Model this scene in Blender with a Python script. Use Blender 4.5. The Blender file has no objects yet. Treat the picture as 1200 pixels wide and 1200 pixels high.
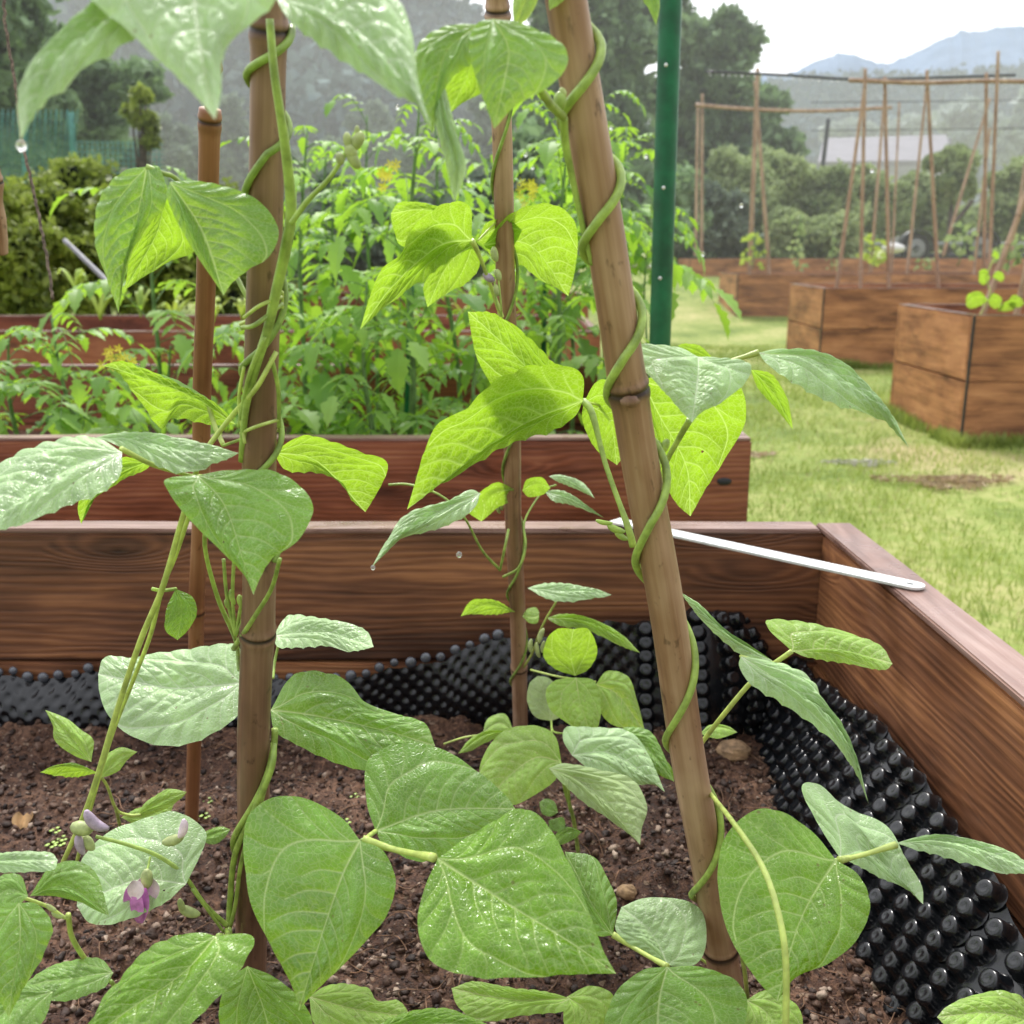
import bpy, bmesh, math, random
import numpy as np
from mathutils import Vector, Matrix
random.seed(7); rng = np.random.default_rng(7)
PI = math.pi
C = bpy.context.scene.collection
sc = bpy.context.scene
# ---------------------------------------------------------------- camera maths
CAM = np.array([0.0, 0.0, 1.2]); PITCH = math.radians(14.5); F = 1200.0
FW = np.array([0, math.cos(PITCH), -math.sin(PITCH)]); UP = np.array([0, math.sin(PITCH), math.cos(PITCH)]); RT = np.array([1.0, 0, 0])
def rays(x, y):
    x = np.asarray(x, float); y = np.asarray(y, float)
    return RT*(x[..., None]-600) + UP*(600-y[..., None]) + FW*F
def P(x, y, d):
    r = rays(x, y); return CAM + r*(np.asarray(d, float)/r[..., 1])[..., None]
def onz(x, y, z):
    r = rays(x, y); return CAM + r*((z-CAM[2])/r[..., 2])[..., None]
def px(p): return p[2]

# ---------------------------------------------------------------- noise
def vnoise(x, y, z=0.0, seed=0):
    x = np.asarray(x, float); y = np.asarray(y, float); z = np.asarray(z, float)+0*x
    xi, yi, zi = np.floor(x), np.floor(y), np.floor(z); fx, fy, fz = x-xi, y-yi, z-zi
    fx, fy, fz = [f*f*(3-2*f) for f in (fx, fy, fz)]
    def h(a, b, c):
        v = np.sin(a*127.1+b*311.7+c*74.7+seed*19.19)*43758.5453; return v-np.floor(v)
    r = 0
    for a in (0, 1):
        for b in (0, 1):
            for c in (0, 1):
                r = r + h(xi+a, yi+b, zi+c)*(fx if a else 1-fx)*(fy if b else 1-fy)*(fz if c else 1-fz)
    return r*2-1
def fbm(x, y, z=0.0, o=4, seed=0):
    r = 0; a = 1; s = 0
    for i in range(o): r = r+a*vnoise(np.asarray(x)*2**i, np.asarray(y)*2**i, np.asarray(z)*2**i, seed+i*7); s += a; a *= .5
    return r/s
# ---------------------------------------------------------------- object helpers
def props(o, label=None, cat=None, group=None, kind=None):
    for k, v in (('label', label), ('category', cat), ('group', group), ('kind', kind)):
        if v: o[k] = v
    return o
def empty(name, loc, label=None, cat=None, group=None):
    o = bpy.data.objects.new(name, None); C.objects.link(o); o.location = [float(c) for c in loc]; o.empty_display_size = .05
    return props(o, label, cat, group)
def adopt(o, parent):
    if parent is not None:
        o.parent = parent
        o.matrix_parent_inverse = WORLD(parent).inverted()
def WORLD(o):
    m = Matrix.LocRotScale(o.location, o.rotation_euler, o.scale)
    if o.parent: m = WORLD(o.parent) @ o.matrix_parent_inverse @ m
    return m
def mesh(name, V, Fc, mat, parent=None, smooth=True, uv=None, attrs=None, mats=None):
    V = np.asarray(V, np.float32); me = bpy.data.meshes.new(name)
    if isinstance(Fc, np.ndarray):
        n = Fc.shape[1]; me.vertices.add(len(V)); me.vertices.foreach_set('co', V.ravel())
        me.loops.add(Fc.size); me.loops.foreach_set('vertex_index', Fc.astype(np.int32).ravel())
        me.polygons.add(len(Fc)); me.polygons.foreach_set('loop_start', np.arange(len(Fc), dtype=np.int32)*n)
        me.update(calc_edges=True)
    else:
        me.from_pydata([tuple(map(float, v)) for v in V], [], Fc)
    if smooth: me.polygons.foreach_set('use_smooth', np.ones(len(me.polygons), bool))
    if uv is not None:
        L = me.uv_layers.new(name='UVMap'); vi = np.empty(len(me.loops), np.int32); me.loops.foreach_get('vertex_index', vi)
        L.data.foreach_set('uv', np.asarray(uv, np.float32)[vi].ravel())
    for k, v in (attrs or {}).items():
        a = me.attributes.new(k, 'FLOAT', 'POINT'); a.data.foreach_set('value', np.asarray(v, np.float32))
    me.materials.append(mat); me.update()
    o = bpy.data.objects.new(name, me); C.objects.link(o); adopt(o, parent); return o
class Acc:
    def __init__(s): s.V = []; s.F = []; s.n = 0
    def add(s, V, F):
        V = np.asarray(V, float); s.V.append(V); s.F += [tuple(int(i)+s.n for i in f) for f in F]; s.n += len(V); return s
    def build(s, name, mat, parent=None, smooth=True):
        return mesh(name, np.concatenate(s.V), s.F, mat, parent, smooth)
def catmull(pts, n):
    P_ = np.asarray(pts, float)
    if len(P_) == 2: t = np.linspace(0, 1, n)[:, None]; return P_[0]*(1-t)+P_[1]*t
    Q = np.vstack([2*P_[0]-P_[1], P_, 2*P_[-1]-P_[-2]]); out = []
    for i in range(len(P_)-1):
        a, b, c, d = Q[i:i+4]; t = np.linspace(0, 1, 13)[:-1, None]
        out.append(.5*(2*b+(c-a)*t+(2*a-5*b+4*c-d)*t*t+(3*b-a-3*c+d)*t**3))
    S = np.vstack(out+[P_[-1:]]); L = np.r_[0, np.cumsum(np.linalg.norm(np.diff(S, axis=0), axis=1))]
    u = np.linspace(0, L[-1], n); return np.stack([np.interp(u, L, S[:, k]) for k in range(S.shape[1])], 1)
def tube(pts, rad, seg=8, n=None, raw=False):
    pts = np.asarray(pts, float)
    if not raw: n = n or max(8, len(pts)*7); S = catmull(pts, n)
    else: S = pts; n = len(S)
    r = np.interp(np.linspace(0, 1, n), np.linspace(0, 1, len(np.atleast_1d(rad))), np.atleast_1d(rad)) if np.ndim(rad) else np.full(n, rad)
    T = np.gradient(S, axis=0); T /= np.linalg.norm(T, axis=1)[:, None]+1e-12
    ref = np.array([0.13, .31, .94]); ref = np.array([1.0, .1, .05]) if abs(T[0] @ ref) > .9 else ref
    V = []; a = np.linspace(0, 2*PI, seg, endpoint=False); N = np.cross(T[0], ref); N /= np.linalg.norm(N)
    for i in range(n):
        N = N-T[i]*(N @ T[i]); N /= np.linalg.norm(N)+1e-12; B = np.cross(T[i], N)
        V.append(S[i]+r[i]*(np.cos(a)[:, None]*N+np.sin(a)[:, None]*B))
    V = np.vstack(V); Fc = []
    for i in range(n-1):
        for j in range(seg): k = (j+1) % seg; Fc.append((i*seg+j, i*seg+k, (i+1)*seg+k, (i+1)*seg+j))
    Fc.append(tuple(range(seg))[::-1]); Fc.append(tuple(range((n-1)*seg, n*seg))); return V, Fc
def tubeobj(name, pts, rad, mat, parent=None, seg=8, n=None):
    V, Fc = tube(pts, rad, seg, n); return mesh(name, V, Fc, mat, parent)
def ball(c, r, seg=10, rings=7, sq=(1, 1, 1), M=None):
    V = [(0, 0, 1)]; Fc = []
    for i in range(1, rings):
        for j in range(seg): t = PI*i/rings; p = 2*PI*j/seg; V.append((math.sin(t)*math.cos(p), math.sin(t)*math.sin(p), math.cos(t)))
    V.append((0, 0, -1)); V = np.array(V)*np.array(sq)*r
    for j in range(seg): Fc.append((0, 1+j, 1+(j+1) % seg)); Fc.append((len(V)-1, len(V)-1-seg+(j+1) % seg, len(V)-1-seg+j))
    for i in range(rings-2):
        for j in range(seg): a = 1+i*seg; k = (j+1) % seg; Fc.append((a+j, a+seg+j, a+seg+k, a+k))
    if M is not None: V = V @ np.asarray(M).T
    return V+np.asarray(c), Fc
# ---------------------------------------------------------------- materials
class NT:
    def __init__(s, name):
        s.m = bpy.data.materials.new(name); s.m.use_nodes = True; s.t = s.m.node_tree; s.t.nodes.clear(); s.out = s.n('ShaderNodeOutputMaterial')
    def n(s, ty, ins=None, **kw):
        nd = s.t.nodes.new(ty)
        for k, v in kw.items(): setattr(nd, k, v)
        for k, v in (ins or {}).items():
            i = nd.inputs[k]
            if hasattr(v, 'is_output') or isinstance(v, bpy.types.NodeSocket): s.t.links.new(v, i)
            else: i.default_value = v
        return nd
    def math(s, op, a, b=0.0, c=None, clamp=False):
        nd = s.n('ShaderNodeMath', {0: a, 1: b}, operation=op, use_clamp=clamp)
        if c is not None:
            if isinstance(c, bpy.types.NodeSocket): s.t.links.new(c, nd.inputs[2])
            else: nd.inputs[2].default_value = c
        return nd.outputs[0]
    def mix(s, f, a, b, blend='MIX'):
        nd = s.n('ShaderNodeMix', data_type='RGBA', blend_type=blend)
        for i, v in ((0, f), (6, a), (7, b)):
            if isinstance(v, bpy.types.NodeSocket): s.t.links.new(v, nd.inputs[i])
            else: nd.inputs[i].default_value = (*v, 1) if isinstance(v, tuple) and len(v) == 3 else v
        return nd.outputs[2]
    def ramp(s, f, stops):
        nd = s.n('ShaderNodeValToRGB', {0: f}); e = nd.color_ramp.elements
        while len(e) < len(stops): e.new(.5)
        for i, (p, c) in enumerate(stops): e[i].position = p; e[i].color = (*c, 1) if not isinstance(c, float) else (c, c, c, 1)
        return nd.outputs[0]
    def noise(s, vec, scale, detail=4, rough=.6, out=0, dist=0.0):
        return s.n('ShaderNodeTexNoise', {'Vector': vec, 'Scale': scale, 'Detail': detail, 'Roughness': rough, 'Distortion': dist}).outputs[out]
    def mapping(s, vec, scale=(1, 1, 1), loc=(0, 0, 0)):
        return s.n('ShaderNodeMapping', {'Vector': vec, 'Scale': scale, 'Location': loc}).outputs[0]
    def coord(s, k='Object'): return s.n('ShaderNodeTexCoord').outputs[k]
    def bump(s, h, st=.5, dist=.002, normal=None):
        i = {'Height': h, 'Strength': st, 'Distance': dist}
        if normal is not None: i['Normal'] = normal
        return s.n('ShaderNodeBump', i).outputs[0]
    def bsdf(s, color, rough=.6, normal=None, spec=.5, metal=0.0, **kw):
        i = {'Base Color': (*color, 1) if isinstance(color, tuple) and len(color) == 3 else color, 'Roughness': rough, 'Metallic': metal, 'Specular IOR Level': spec}
        if normal is not None: i['Normal'] = normal
        i.update({k.replace('_', ' '): v for k, v in kw.items()})
        return s.n('ShaderNodeBsdfPrincipled', i).outputs[0]
    def done(s, sh): s.t.links.new(sh, s.out.inputs[0]); return s.m

def simple(name, col, rough=.6, spec=.5, metal=0.0, var=.15, sc_=30, bump=0.0, **kw):
    t = NT(name); c = t.coord(); nz = t.noise(c, sc_)
    col2 = tuple(max(0, v*(1-var*2)) for v in col); col3 = tuple(v*(1+var) for v in col)
    cc = t.ramp(nz, [(.3, col2), (.7, col3)])
    nm = t.bump(nz, .5, bump) if bump else None
    return t.done(t.bsdf(cc, rough, nm, spec, metal, **kw))

def leaf_mat(name, top, under, trans, veincol, veinunder, gloss=.38, tf=.45, cellscale=42., var=.25, sheen=.5):
    t = NT(name); uv = t.n('ShaderNodeUVMap').outputs[0]; vein = t.n('ShaderNodeAttribute', attribute_name='vein').outputs['Fac']
    orn = t.n('ShaderNodeObjectInfo').outputs['Random']; ouv = t.n('ShaderNodeVectorMath', {0: uv, 1: t.n('ShaderNodeCombineXYZ', {0: t.math('MULTIPLY', orn, 31.0), 1: t.math('MULTIPLY', orn, 17.0)}).outputs[0]}, operation='ADD').outputs[0]
    ob = t.coord('Object'); back = t.n('ShaderNodeNewGeometry').outputs['Backfacing']
    n1 = t.noise(uv, 3.2, 3, .6); n2 = t.noise(uv, 26, 3, .6)
    wob = t.mix(.03, uv, t.noise(uv, 9, 2, .5, out=1), 'ADD')
    vor = t.n('ShaderNodeTexVoronoi', {'Vector': wob, 'Scale': cellscale}, feature='DISTANCE_TO_EDGE').outputs['Distance']
    cell = t.math('SUBTRACT', 1.0, t.math('MULTIPLY', vor, 7.0), clamp=True)     # 1 on the fine net of veins
    cellp = t.math('MULTIPLY', cell, .30)
    fine = t.math('MAXIMUM', vein, cellp, clamp=True)
    def shade(col, k1=.75, k2=1.25):
        a = tuple(v*k1 for v in col); b = tuple(min(1, v*k2) for v in col); return t.ramp(t.math('ADD', t.math('MULTIPLY', n1, .8), t.math('MULTIPLY', n2, .2)), [(.3, a), (.7, b)])
    ctop = t.mix(fine, shade(top, 1-var, 1+var), veincol); cund = t.mix(fine, shade(under, 1-var, 1+var), veinunder)
    col = t.mix(back, ctop, cund)
    sv = t.n('ShaderNodeTexVoronoi', {'Vector': ouv, 'Scale': 13.0}).outputs; spot = t.math('MULTIPLY', t.math('GREATER_THAN', t.n('ShaderNodeSeparateColor', {0: sv['Color']}).outputs[2], .955), t.math('LESS_THAN', sv['Distance'], .11))
    col = t.mix(t.math('MULTIPLY', spot, .7), col, (.16, .10, .03))
    patchy = t.ramp(t.noise(ouv, 1.7, 3, .6), [(.35, .80), (.65, 1.12)]); col = t.mix(1.0, col, patchy, 'MULTIPLY')
    tcol = t.mix(fine, shade(trans, 1-var, 1+var), (min(1, trans[0]*1.7), min(1, trans[1]*1.4), trans[2]*2+.16))
    # tiny drops of rain on the upper side
    dv = t.n('ShaderNodeTexVoronoi', {'Vector': ouv, 'Scale': 30., 'Randomness': 1.0}).outputs
    dist = dv['Distance']; sel = t.math('GREATER_THAN', t.n('ShaderNodeSeparateColor', {0: dv['Color']}).outputs[0], .972)
    drop = t.math('MULTIPLY', t.math('SUBTRACT', 1.0, t.math('MULTIPLY', dist, 6.0), clamp=True), sel)
    drop = t.math('MULTIPLY', t.math('SQRT', drop), t.math('SUBTRACT', 1.0, back))
    h = t.math('ADD', t.math('MULTIPLY', cell, -.22), t.math('MULTIPLY', drop, 1.2))
    h = t.math('ADD', h, t.math('MULTIPLY', n2, .22))
    nrm = t.bump(h, .62, .0015)
    rg = t.mix(t.math('GREATER_THAN', drop, .05), t.mix(back, t.ramp(n1, [(.35, float(gloss*.8)), (.7, float(min(1, gloss*1.5)))]), (.62, .62, .62)), (.08, .08, .08))
    pr = t.bsdf(col, rg, nrm, sheen)
    tr = t.n('ShaderNodeBsdfTranslucent', {'Color': tcol, 'Normal': nrm}).outputs[0]
    mx = t.n('ShaderNodeMixShader', {0: tf, 1: pr, 2: tr}).outputs[0]
    hv = t.n('ShaderNodeTexVoronoi', {'Vector': t.mix(.025, ouv, t.noise(ouv, 30, 2, .6, out=1), 'ADD'), 'Scale': 4.2}).outputs; hs = t.math('GREATER_THAN', t.n('ShaderNodeSeparateColor', {0: hv['Color']}).outputs[1], .86)
    hole = t.math('MULTIPLY', hs, t.math('LESS_THAN', hv['Distance'], .045))
    return t.done(t.n('ShaderNodeMixShader', {0: hole, 1: mx, 2: t.n('ShaderNodeBsdfTransparent').outputs[0]}).outputs[0])
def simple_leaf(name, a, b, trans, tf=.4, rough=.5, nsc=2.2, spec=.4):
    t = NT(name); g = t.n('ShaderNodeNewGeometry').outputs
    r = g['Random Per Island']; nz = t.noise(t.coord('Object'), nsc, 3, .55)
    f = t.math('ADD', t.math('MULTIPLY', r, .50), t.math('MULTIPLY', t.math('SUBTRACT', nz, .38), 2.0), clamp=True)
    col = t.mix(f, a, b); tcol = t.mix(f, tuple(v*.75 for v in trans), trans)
    pr = t.bsdf(col, rough, None, spec); tr = t.n('ShaderNodeBsdfTranslucent', {'Color': tcol}).outputs[0]
    return t.done(t.n('ShaderNodeMixShader', {0: tf, 1: pr, 2: tr}).outputs[0])
def wood_mat(name, dark, mid, light, rough=.45, wet=.25, scale=1.0):
    t = NT(name); c = t.coord(); rnd = t.n('ShaderNodeObjectInfo').outputs['Random']
    off = t.n('ShaderNodeCombineXYZ', {0: t.math('MULTIPLY', rnd, 37.0), 1: t.math('MULTIPLY', rnd, 11.0), 2: t.math('MULTIPLY', rnd, 5.0)}).outputs[0]
    cc = t.n('ShaderNodeVectorMath', {0: c, 1: off}, operation='ADD').outputs[0]
    # knots bend the grain
    kv = t.n('ShaderNodeTexVoronoi', {'Vector': t.mapping(cc, (2.6*scale, 5*scale, 9*scale)), 'Scale': 1.0}).outputs
    knot = t.math('SUBTRACT', 1.0, t.math('MULTIPLY', kv['Distance'], 3.4), clamp=True)
    lowf = t.noise(t.mapping(cc, (1.2*scale, 5*scale, 7*scale)), 1.0, 3, .55, out=0, dist=.6)
    ang = t.math('ADD', t.n('ShaderNodeSeparateXYZ', {0: cc}).outputs[2], t.math('MULTIPLY', lowf, .09))
    ang = t.math('ADD', ang, t.math('MULTIPLY', knot, .05))
    ang = t.math('ADD', ang, t.math('MULTIPLY', t.n('ShaderNodeSeparateXYZ', {0: cc}).outputs[1], .35))
    ring = t.math('SINE', t.math('MULTIPLY', ang, 520.0*scale)); ring = t.math('ADD', t.math('MULTIPLY', ring, .5), .5)
    fib = t.noise(t.mapping(cc, (6*scale, 260*scale, 260*scale)), 1.0, 4, .65)
    fib2 = t.noise(t.mapping(cc, (2.2*scale, 40*scale, 40*scale)), 1.0, 4, .6)
    blot = t.noise(t.mapping(cc, (2.2*scale, 3*scale, 7*scale)), 1.0, 4, .6)
    f = t.math('ADD', t.math('MULTIPLY', ring, .13), t.math('MULTIPLY', fib, .42)); f = t.math('ADD', f, t.math('MULTIPLY', fib2, .55)); f = t.math('SUBTRACT', f, .10)
    f = t.math('ADD', f, t.math('MULTIPLY', t.math('SUBTRACT', blot, .5), 1.15))
    col = t.ramp(f, [(.22, dark), (.5, mid), (.8, light)])
    col = t.mix(t.math('MULTIPLY', t.math('SUBTRACT', knot, .35, clamp=True), 1.5, clamp=True), col, tuple(v*.45 for v in dark))
    hz = t.math('ADD', fib, t.math('MULTIPLY', ring, .5)); nrm = t.bump(hz, .6, .0012)
    rgh = t.ramp(t.noise(cc, 14, 3, .6), [(.35, float(wet)), (.7, float(rough))])
    return t.done(t.bsdf(col, rgh, nrm, .5))
def bamboo_mat(name, dark, mid, light):
    t = NT(name); c = t.coord(); rnd = t.n('ShaderNodeObjectInfo').outputs['Random']
    off = t.n('ShaderNodeCombineXYZ', {0: t.math('MULTIPLY', rnd, 9.0), 2: t.math('MULTIPLY', rnd, 31.0)}).outputs[0]
    cc = t.n('ShaderNodeVectorMath', {0: c, 1: off}, operation='ADD').outputs[0]
    st = t.noise(t.mapping(cc, (170, 170, 3.5)), 1.0, 4, .6); st2 = t.noise(t.mapping(cc, (50, 50, 1.6)), 1.0, 3, .6)
    bl = t.noise(t.mapping(cc, (14, 14, 5)), 1.0, 4, .6); sp = t.noise(t.mapping(cc, (120, 120, 60)), 1.0, 3, .6)
    ft = t.noise(t.mapping(cc, (900, 900, 14)), 1.0, 2, .6)
    f = t.math('ADD', t.math('MULTIPLY', st, .35), t.math('MULTIPLY', st2, .45)); f = t.math('ADD', f, t.math('MULTIPLY', t.math('SUBTRACT', bl, .45), 1.0))
    col = t.ramp(f, [(.18, dark), (.42, mid), (.66, light)])
    col = t.mix(t.ramp(sp, [(.62, 0.0), (.72, .55)]), col, tuple(v*.4 for v in dark))
    ringf = t.n('ShaderNodeAttribute', attribute_name='ring').outputs['Fac']
    col = t.mix(ringf, col, tuple(v*.35 for v in dark))
    nrm = t.bump(t.math('ADD', st, t.math('MULTIPLY', ft, .4)), .45, .0010)
    return t.done(t.bsdf(col, t.ramp(bl, [(.3, .32), (.7, .55)]), nrm, .45))
M = {}
def build_materials():
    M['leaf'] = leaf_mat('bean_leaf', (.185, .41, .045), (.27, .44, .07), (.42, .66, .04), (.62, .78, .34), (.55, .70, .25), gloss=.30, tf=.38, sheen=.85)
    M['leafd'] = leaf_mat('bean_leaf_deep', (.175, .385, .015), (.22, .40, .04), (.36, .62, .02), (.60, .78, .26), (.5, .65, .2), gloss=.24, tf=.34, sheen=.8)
    M['leafp'] = leaf_mat('bean_leaf_sky_sheen', (.42, .65, .27), (.38, .54, .18), (.46, .66, .12), (.70, .82, .56), (.5, .7, .3), gloss=.34, tf=.28, sheen=1.0)  # whitish sky sheen of upward leaf sides is painted into the base colour
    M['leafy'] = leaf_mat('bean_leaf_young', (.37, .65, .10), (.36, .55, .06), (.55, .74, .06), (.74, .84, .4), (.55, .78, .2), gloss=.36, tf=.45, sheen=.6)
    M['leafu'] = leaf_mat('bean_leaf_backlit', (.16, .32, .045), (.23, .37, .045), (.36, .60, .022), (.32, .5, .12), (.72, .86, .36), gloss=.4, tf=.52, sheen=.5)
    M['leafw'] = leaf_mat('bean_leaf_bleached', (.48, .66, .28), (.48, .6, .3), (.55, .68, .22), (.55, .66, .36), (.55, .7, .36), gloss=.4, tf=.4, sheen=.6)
    M['stem'] = simple('bean_stem', (.37, .52, .11), .38, .6, var=.25, sc_=70, bump=.0006, Subsurface_Weight=.0)
    M['stemy'] = simple('petiole', (.54, .66, .16), .38, .6, var=.2, sc_=70)
    M['stemd'] = simple('vine_stem', (.29, .43, .09), .42, .5, var=.3, sc_=60, bump=.0006)
    M['rim'] = wood_mat('wood_rim', (.14, .072, .055), (.27, .16, .128), (.44, .31, .265), rough=.5, wet=.22)
    M['wood'] = wood_mat('stained_wood', (.055, .018, .010), (.150, .055, .028), (.30, .125, .062), rough=.6, wet=.35)
    M['woodin'] = wood_mat('stained_wood_inner', (.060, .024, .013), (.205, .083, .038), (.46, .205, .085), rough=.6, wet=.38)
    M['woodred'] = wood_mat('stained_wood_red', (.10, .028, .014), (.28, .090, .046), (.46, .20, .10), rough=.55, wet=.32)
    M['woodfar'] = wood_mat('weathered_wood', (.15, .055, .028), (.44, .19, .085), (.66, .33, .16), rough=.65, wet=.42, scale=.85)
    M['woodend'] = simple('end_grain', (.13, .075, .06), .8, .3, var=.5, sc_=220, bump=.001)
    M['bam'] = bamboo_mat('bamboo', (.09, .04, .022), (.32, .18, .105), (.58, .39, .27))
    M['bamdk'] = bamboo_mat('bamboo_grey_brown', (.07, .034, .022), (.22, .12, .078), (.42, .27, .19))
    M['bamred'] = bamboo_mat('bamboo_brown', (.13, .045, .018), (.28, .12, .052), (.42, .23, .12))
    M['bamfar'] = bamboo_mat('bamboo_far', (.22, .13, .08), (.42, .28, .19), (.55, .40, .28))
    M['gpost'] = simple('green_paint', (.005, .13, .045), .3, .5, var=.25, sc_=16, bump=.0005)
    M['liner'] = simple('black_plastic', (.006, .007, .009), .2, .55, var=.3, sc_=60, bump=.0005)
    M['linerg'] = simple('grey_wet_plastic', (.10, .11, .13), .16, .9, var=.3, sc_=60)
    t = NT('galvanised_strip'); c = t.coord(); nz = t.noise(c, 90, 4, .7)
    M['steel'] = t.done(t.bsdf(t.ramp(nz, [(.3, (.62, .64, .63)), (.7, (.84, .86, .85))]), t.ramp(nz, [(.3, .25), (.7, .5)]), t.bump(nz, .3, .0004), .5, .35))
    # soil
    t = NT('garden_soil'); c = t.coord(); a = t.noise(c, 9, 6, .65); b = t.noise(c, 160, 5, .75); d = t.noise(c, 520, 3, .6)
    vo = t.n('ShaderNodeTexVoronoi', {'Vector': c, 'Scale': 210.0}).outputs['Color']
    f = t.math('ADD', t.math('MULTIPLY', a, .45), t.math('MULTIPLY', b, .6)); col = t.ramp(f, [(.38, (.012, .006, .004)), (.52, (.088, .040, .023)), (.68, (.30, .165, .10))])
    sp = t.math('GREATER_THAN', t.n('ShaderNodeSeparateColor', {0: vo}).outputs[0], .955); col = t.mix(t.math('MULTIPLY', sp, .8), col, (.32, .22, .15))
    nrm = t.bump(t.math('ADD', b, t.math('MULTIPLY', d, .4)), 1.0, .006)
    M['soil'] = t.done(t.bsdf(col, t.ramp(b, [(.4, .45), (.6, .85)]), nrm, .4))
    t = NT('soil_crumb'); r = t.n('ShaderNodeNewGeometry').outputs['Random Per Island']; nz = t.noise(t.coord(), 300, 4, .7)
    col = t.ramp(r, [(.0, (.018, .009, .006)), (.55, (.085, .043, .028)), (.86, (.19, .11, .072)), (.985, (.5, .38, .29))]); col = t.mix(.5, col, t.ramp(nz, [(.3, 0.2), (.7, 1.0)]), 'MULTIPLY')
    M['crumb'] = t.done(t.bsdf(col, .6, t.bump(nz, .8, .002), .4))
    M['twig'] = simple('dry_root', (.24, .135, .08), .8, .3, var=.5, sc_=50)
    M['stone'] = simple('pale_stone', (.42, .27, .15), .7, .4, var=.35, sc_=60, bump=.002)
    M['dead'] = simple('dry_leaf', (.50, .30, .13), .6, .4, var=.3, sc_=60, bump=.001)
    # lawn
    t = NT('lawn_ground'); c = t.coord(); a = t.noise(c, .9, 4, .6); b = t.noise(c, 14, 5, .7); s_ = t.noise(c, .55, 3, .5, dist=.5)
    col = t.ramp(t.math('ADD', t.math('MULTIPLY', a, .6), t.math('MULTIPLY', b, .4)), [(.34, (.08, .14, .025)), (.5, (.24, .30, .075)), (.66, (.46, .43, .19))])
    col = t.mix(t.ramp(s_, [(.58, 0.0), (.70, .7)]), col, (.50, .38, .24))
    M['lawn'] = t.done(t.bsdf(col, .85, t.bump(b, .7, .02), .2))
    M['grass'] = simple_leaf('grass_blades', (.09, .19, .02), (.50, .56, .17), (.46, .58, .12), tf=.3, nsc=1.3)
    M['grassdry'] = simple_leaf('straw', (.42, .33, .18), (.66, .54, .34), (.5, .42, .28), tf=.2)
    M['straw2'] = simple_leaf('brown_straw', (.46, .34, .20), (.68, .54, .36), (.4, .3, .2), tf=.15)
    M['ash'] = simple_leaf('grey_ash', (.42, .42, .34), (.62, .60, .52), (.4, .4, .4), tf=.1)
    # tomato
    M['tom'] = simple_leaf('tomato_leaf', (.06, .20, .035), (.42, .66, .15), (.46, .76, .06), tf=.46, rough=.48)
    M['tomstem'] = simple('tomato_stem', (.16, .28, .09), .5, .4, var=.25)
    M['tomflower'] = simple('tomato_flower', (.92, .88, .10), .5, .4, var=.1)
    M['corn'] = simple_leaf('strap_leaf', (.30, .48, .08), (.50, .62, .12), (.55, .72, .10), tf=.4)
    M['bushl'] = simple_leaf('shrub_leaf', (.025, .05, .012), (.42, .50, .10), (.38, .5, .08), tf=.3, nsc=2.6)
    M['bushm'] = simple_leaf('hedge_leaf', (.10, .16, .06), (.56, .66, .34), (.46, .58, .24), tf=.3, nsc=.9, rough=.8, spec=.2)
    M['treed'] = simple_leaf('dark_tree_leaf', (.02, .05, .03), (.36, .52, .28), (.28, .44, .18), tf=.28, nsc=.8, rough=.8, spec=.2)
    M['treemist'] = simple_leaf('misty_tree_leaf', (.06, .09, .07), (.27, .34, .25), (.28, .38, .26), tf=.25, nsc=1.2, rough=.8, spec=.2)  # greyed leaf colour: part of the haze is painted in
    M['far'] = simple_leaf('hazed_far_leaf', (.24, .31, .30), (.38, .46, .40), (.38, .46, .38), tf=.2)  # pale because distance haze is painted into the leaf colour
    M['trunk'] = simple('tree_bark', (.12, .10, .085), .9, .2, var=.35, sc_=12)
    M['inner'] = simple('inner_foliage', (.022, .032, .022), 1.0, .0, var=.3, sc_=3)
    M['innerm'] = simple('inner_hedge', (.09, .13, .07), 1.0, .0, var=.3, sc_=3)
    M['innerf'] = simple('hazed_inner_far', (.26, .31, .31), 1.0, .0, var=.2, sc_=3)  # same painted haze for the crown filling
    def hillm(n, a, b, s):  # distance haze is painted into the hill colours
        t = NT(n); c = t.coord(); z = t.math('ADD', t.math('MULTIPLY', t.noise(c, s, 6, .7), .6), t.math('MULTIPLY', t.noise(c, s*7, 4, .7), .5))
        return t.done(t.bsdf(t.ramp(z, [(.4, a), (.68, b)]), 1.0, None, 0.0))
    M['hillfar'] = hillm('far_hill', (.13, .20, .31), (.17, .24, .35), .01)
    M['hillmid'] = hillm('hazed_mid_hill', (.10, .155, .175), (.17, .23, .235), .02)
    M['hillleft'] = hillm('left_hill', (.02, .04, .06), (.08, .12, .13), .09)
    M['barnroof'] = simple('barn_roof', (.19, .18, .215), .7, .3, var=.08, sc_=1)
    M['barnwall'] = simple('barn_wall', (.30, .30, .32), .8, .3, var=.1, sc_=1)
    M['tyre'] = simple('rubber', (.03, .032, .035), .6, .4, var=.1)
    M['fender'] = simple('trailer_fender', (.045, .05, .055), .35, .5, var=.1)
    M['rimm'] = simple('wheel_rim', (.35, .37, .38), .4, .5, .4, var=.1)
    M['frame'] = simple('trailer_frame', (.30, .33, .33), .5, .5, var=.1)
    M['white'] = simple('white_tank', (.8, .8, .78), .4, .5, var=.05)
    M['pipe'] = simple('black_pipe', (.03, .035, .045), .35, .5, var=.1)
    M['net'] = simple('green_net', (.10, .30, .26), .6, .4, var=.2)
    M['twine'] = simple('twine', (.26, .20, .17), .9, .2, var=.4, sc_=200)
    M['rodm'] = simple('grey_rod', (.20, .20, .22), .5, .4, var=.2)
    M['pur'] = simple('purple_petal', (.72, .26, .70), .45, .4, var=.2, sc_=120)
    M['purl'] = simple('pale_petal', (.92, .74, .86), .45, .4, var=.15, sc_=120)
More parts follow.
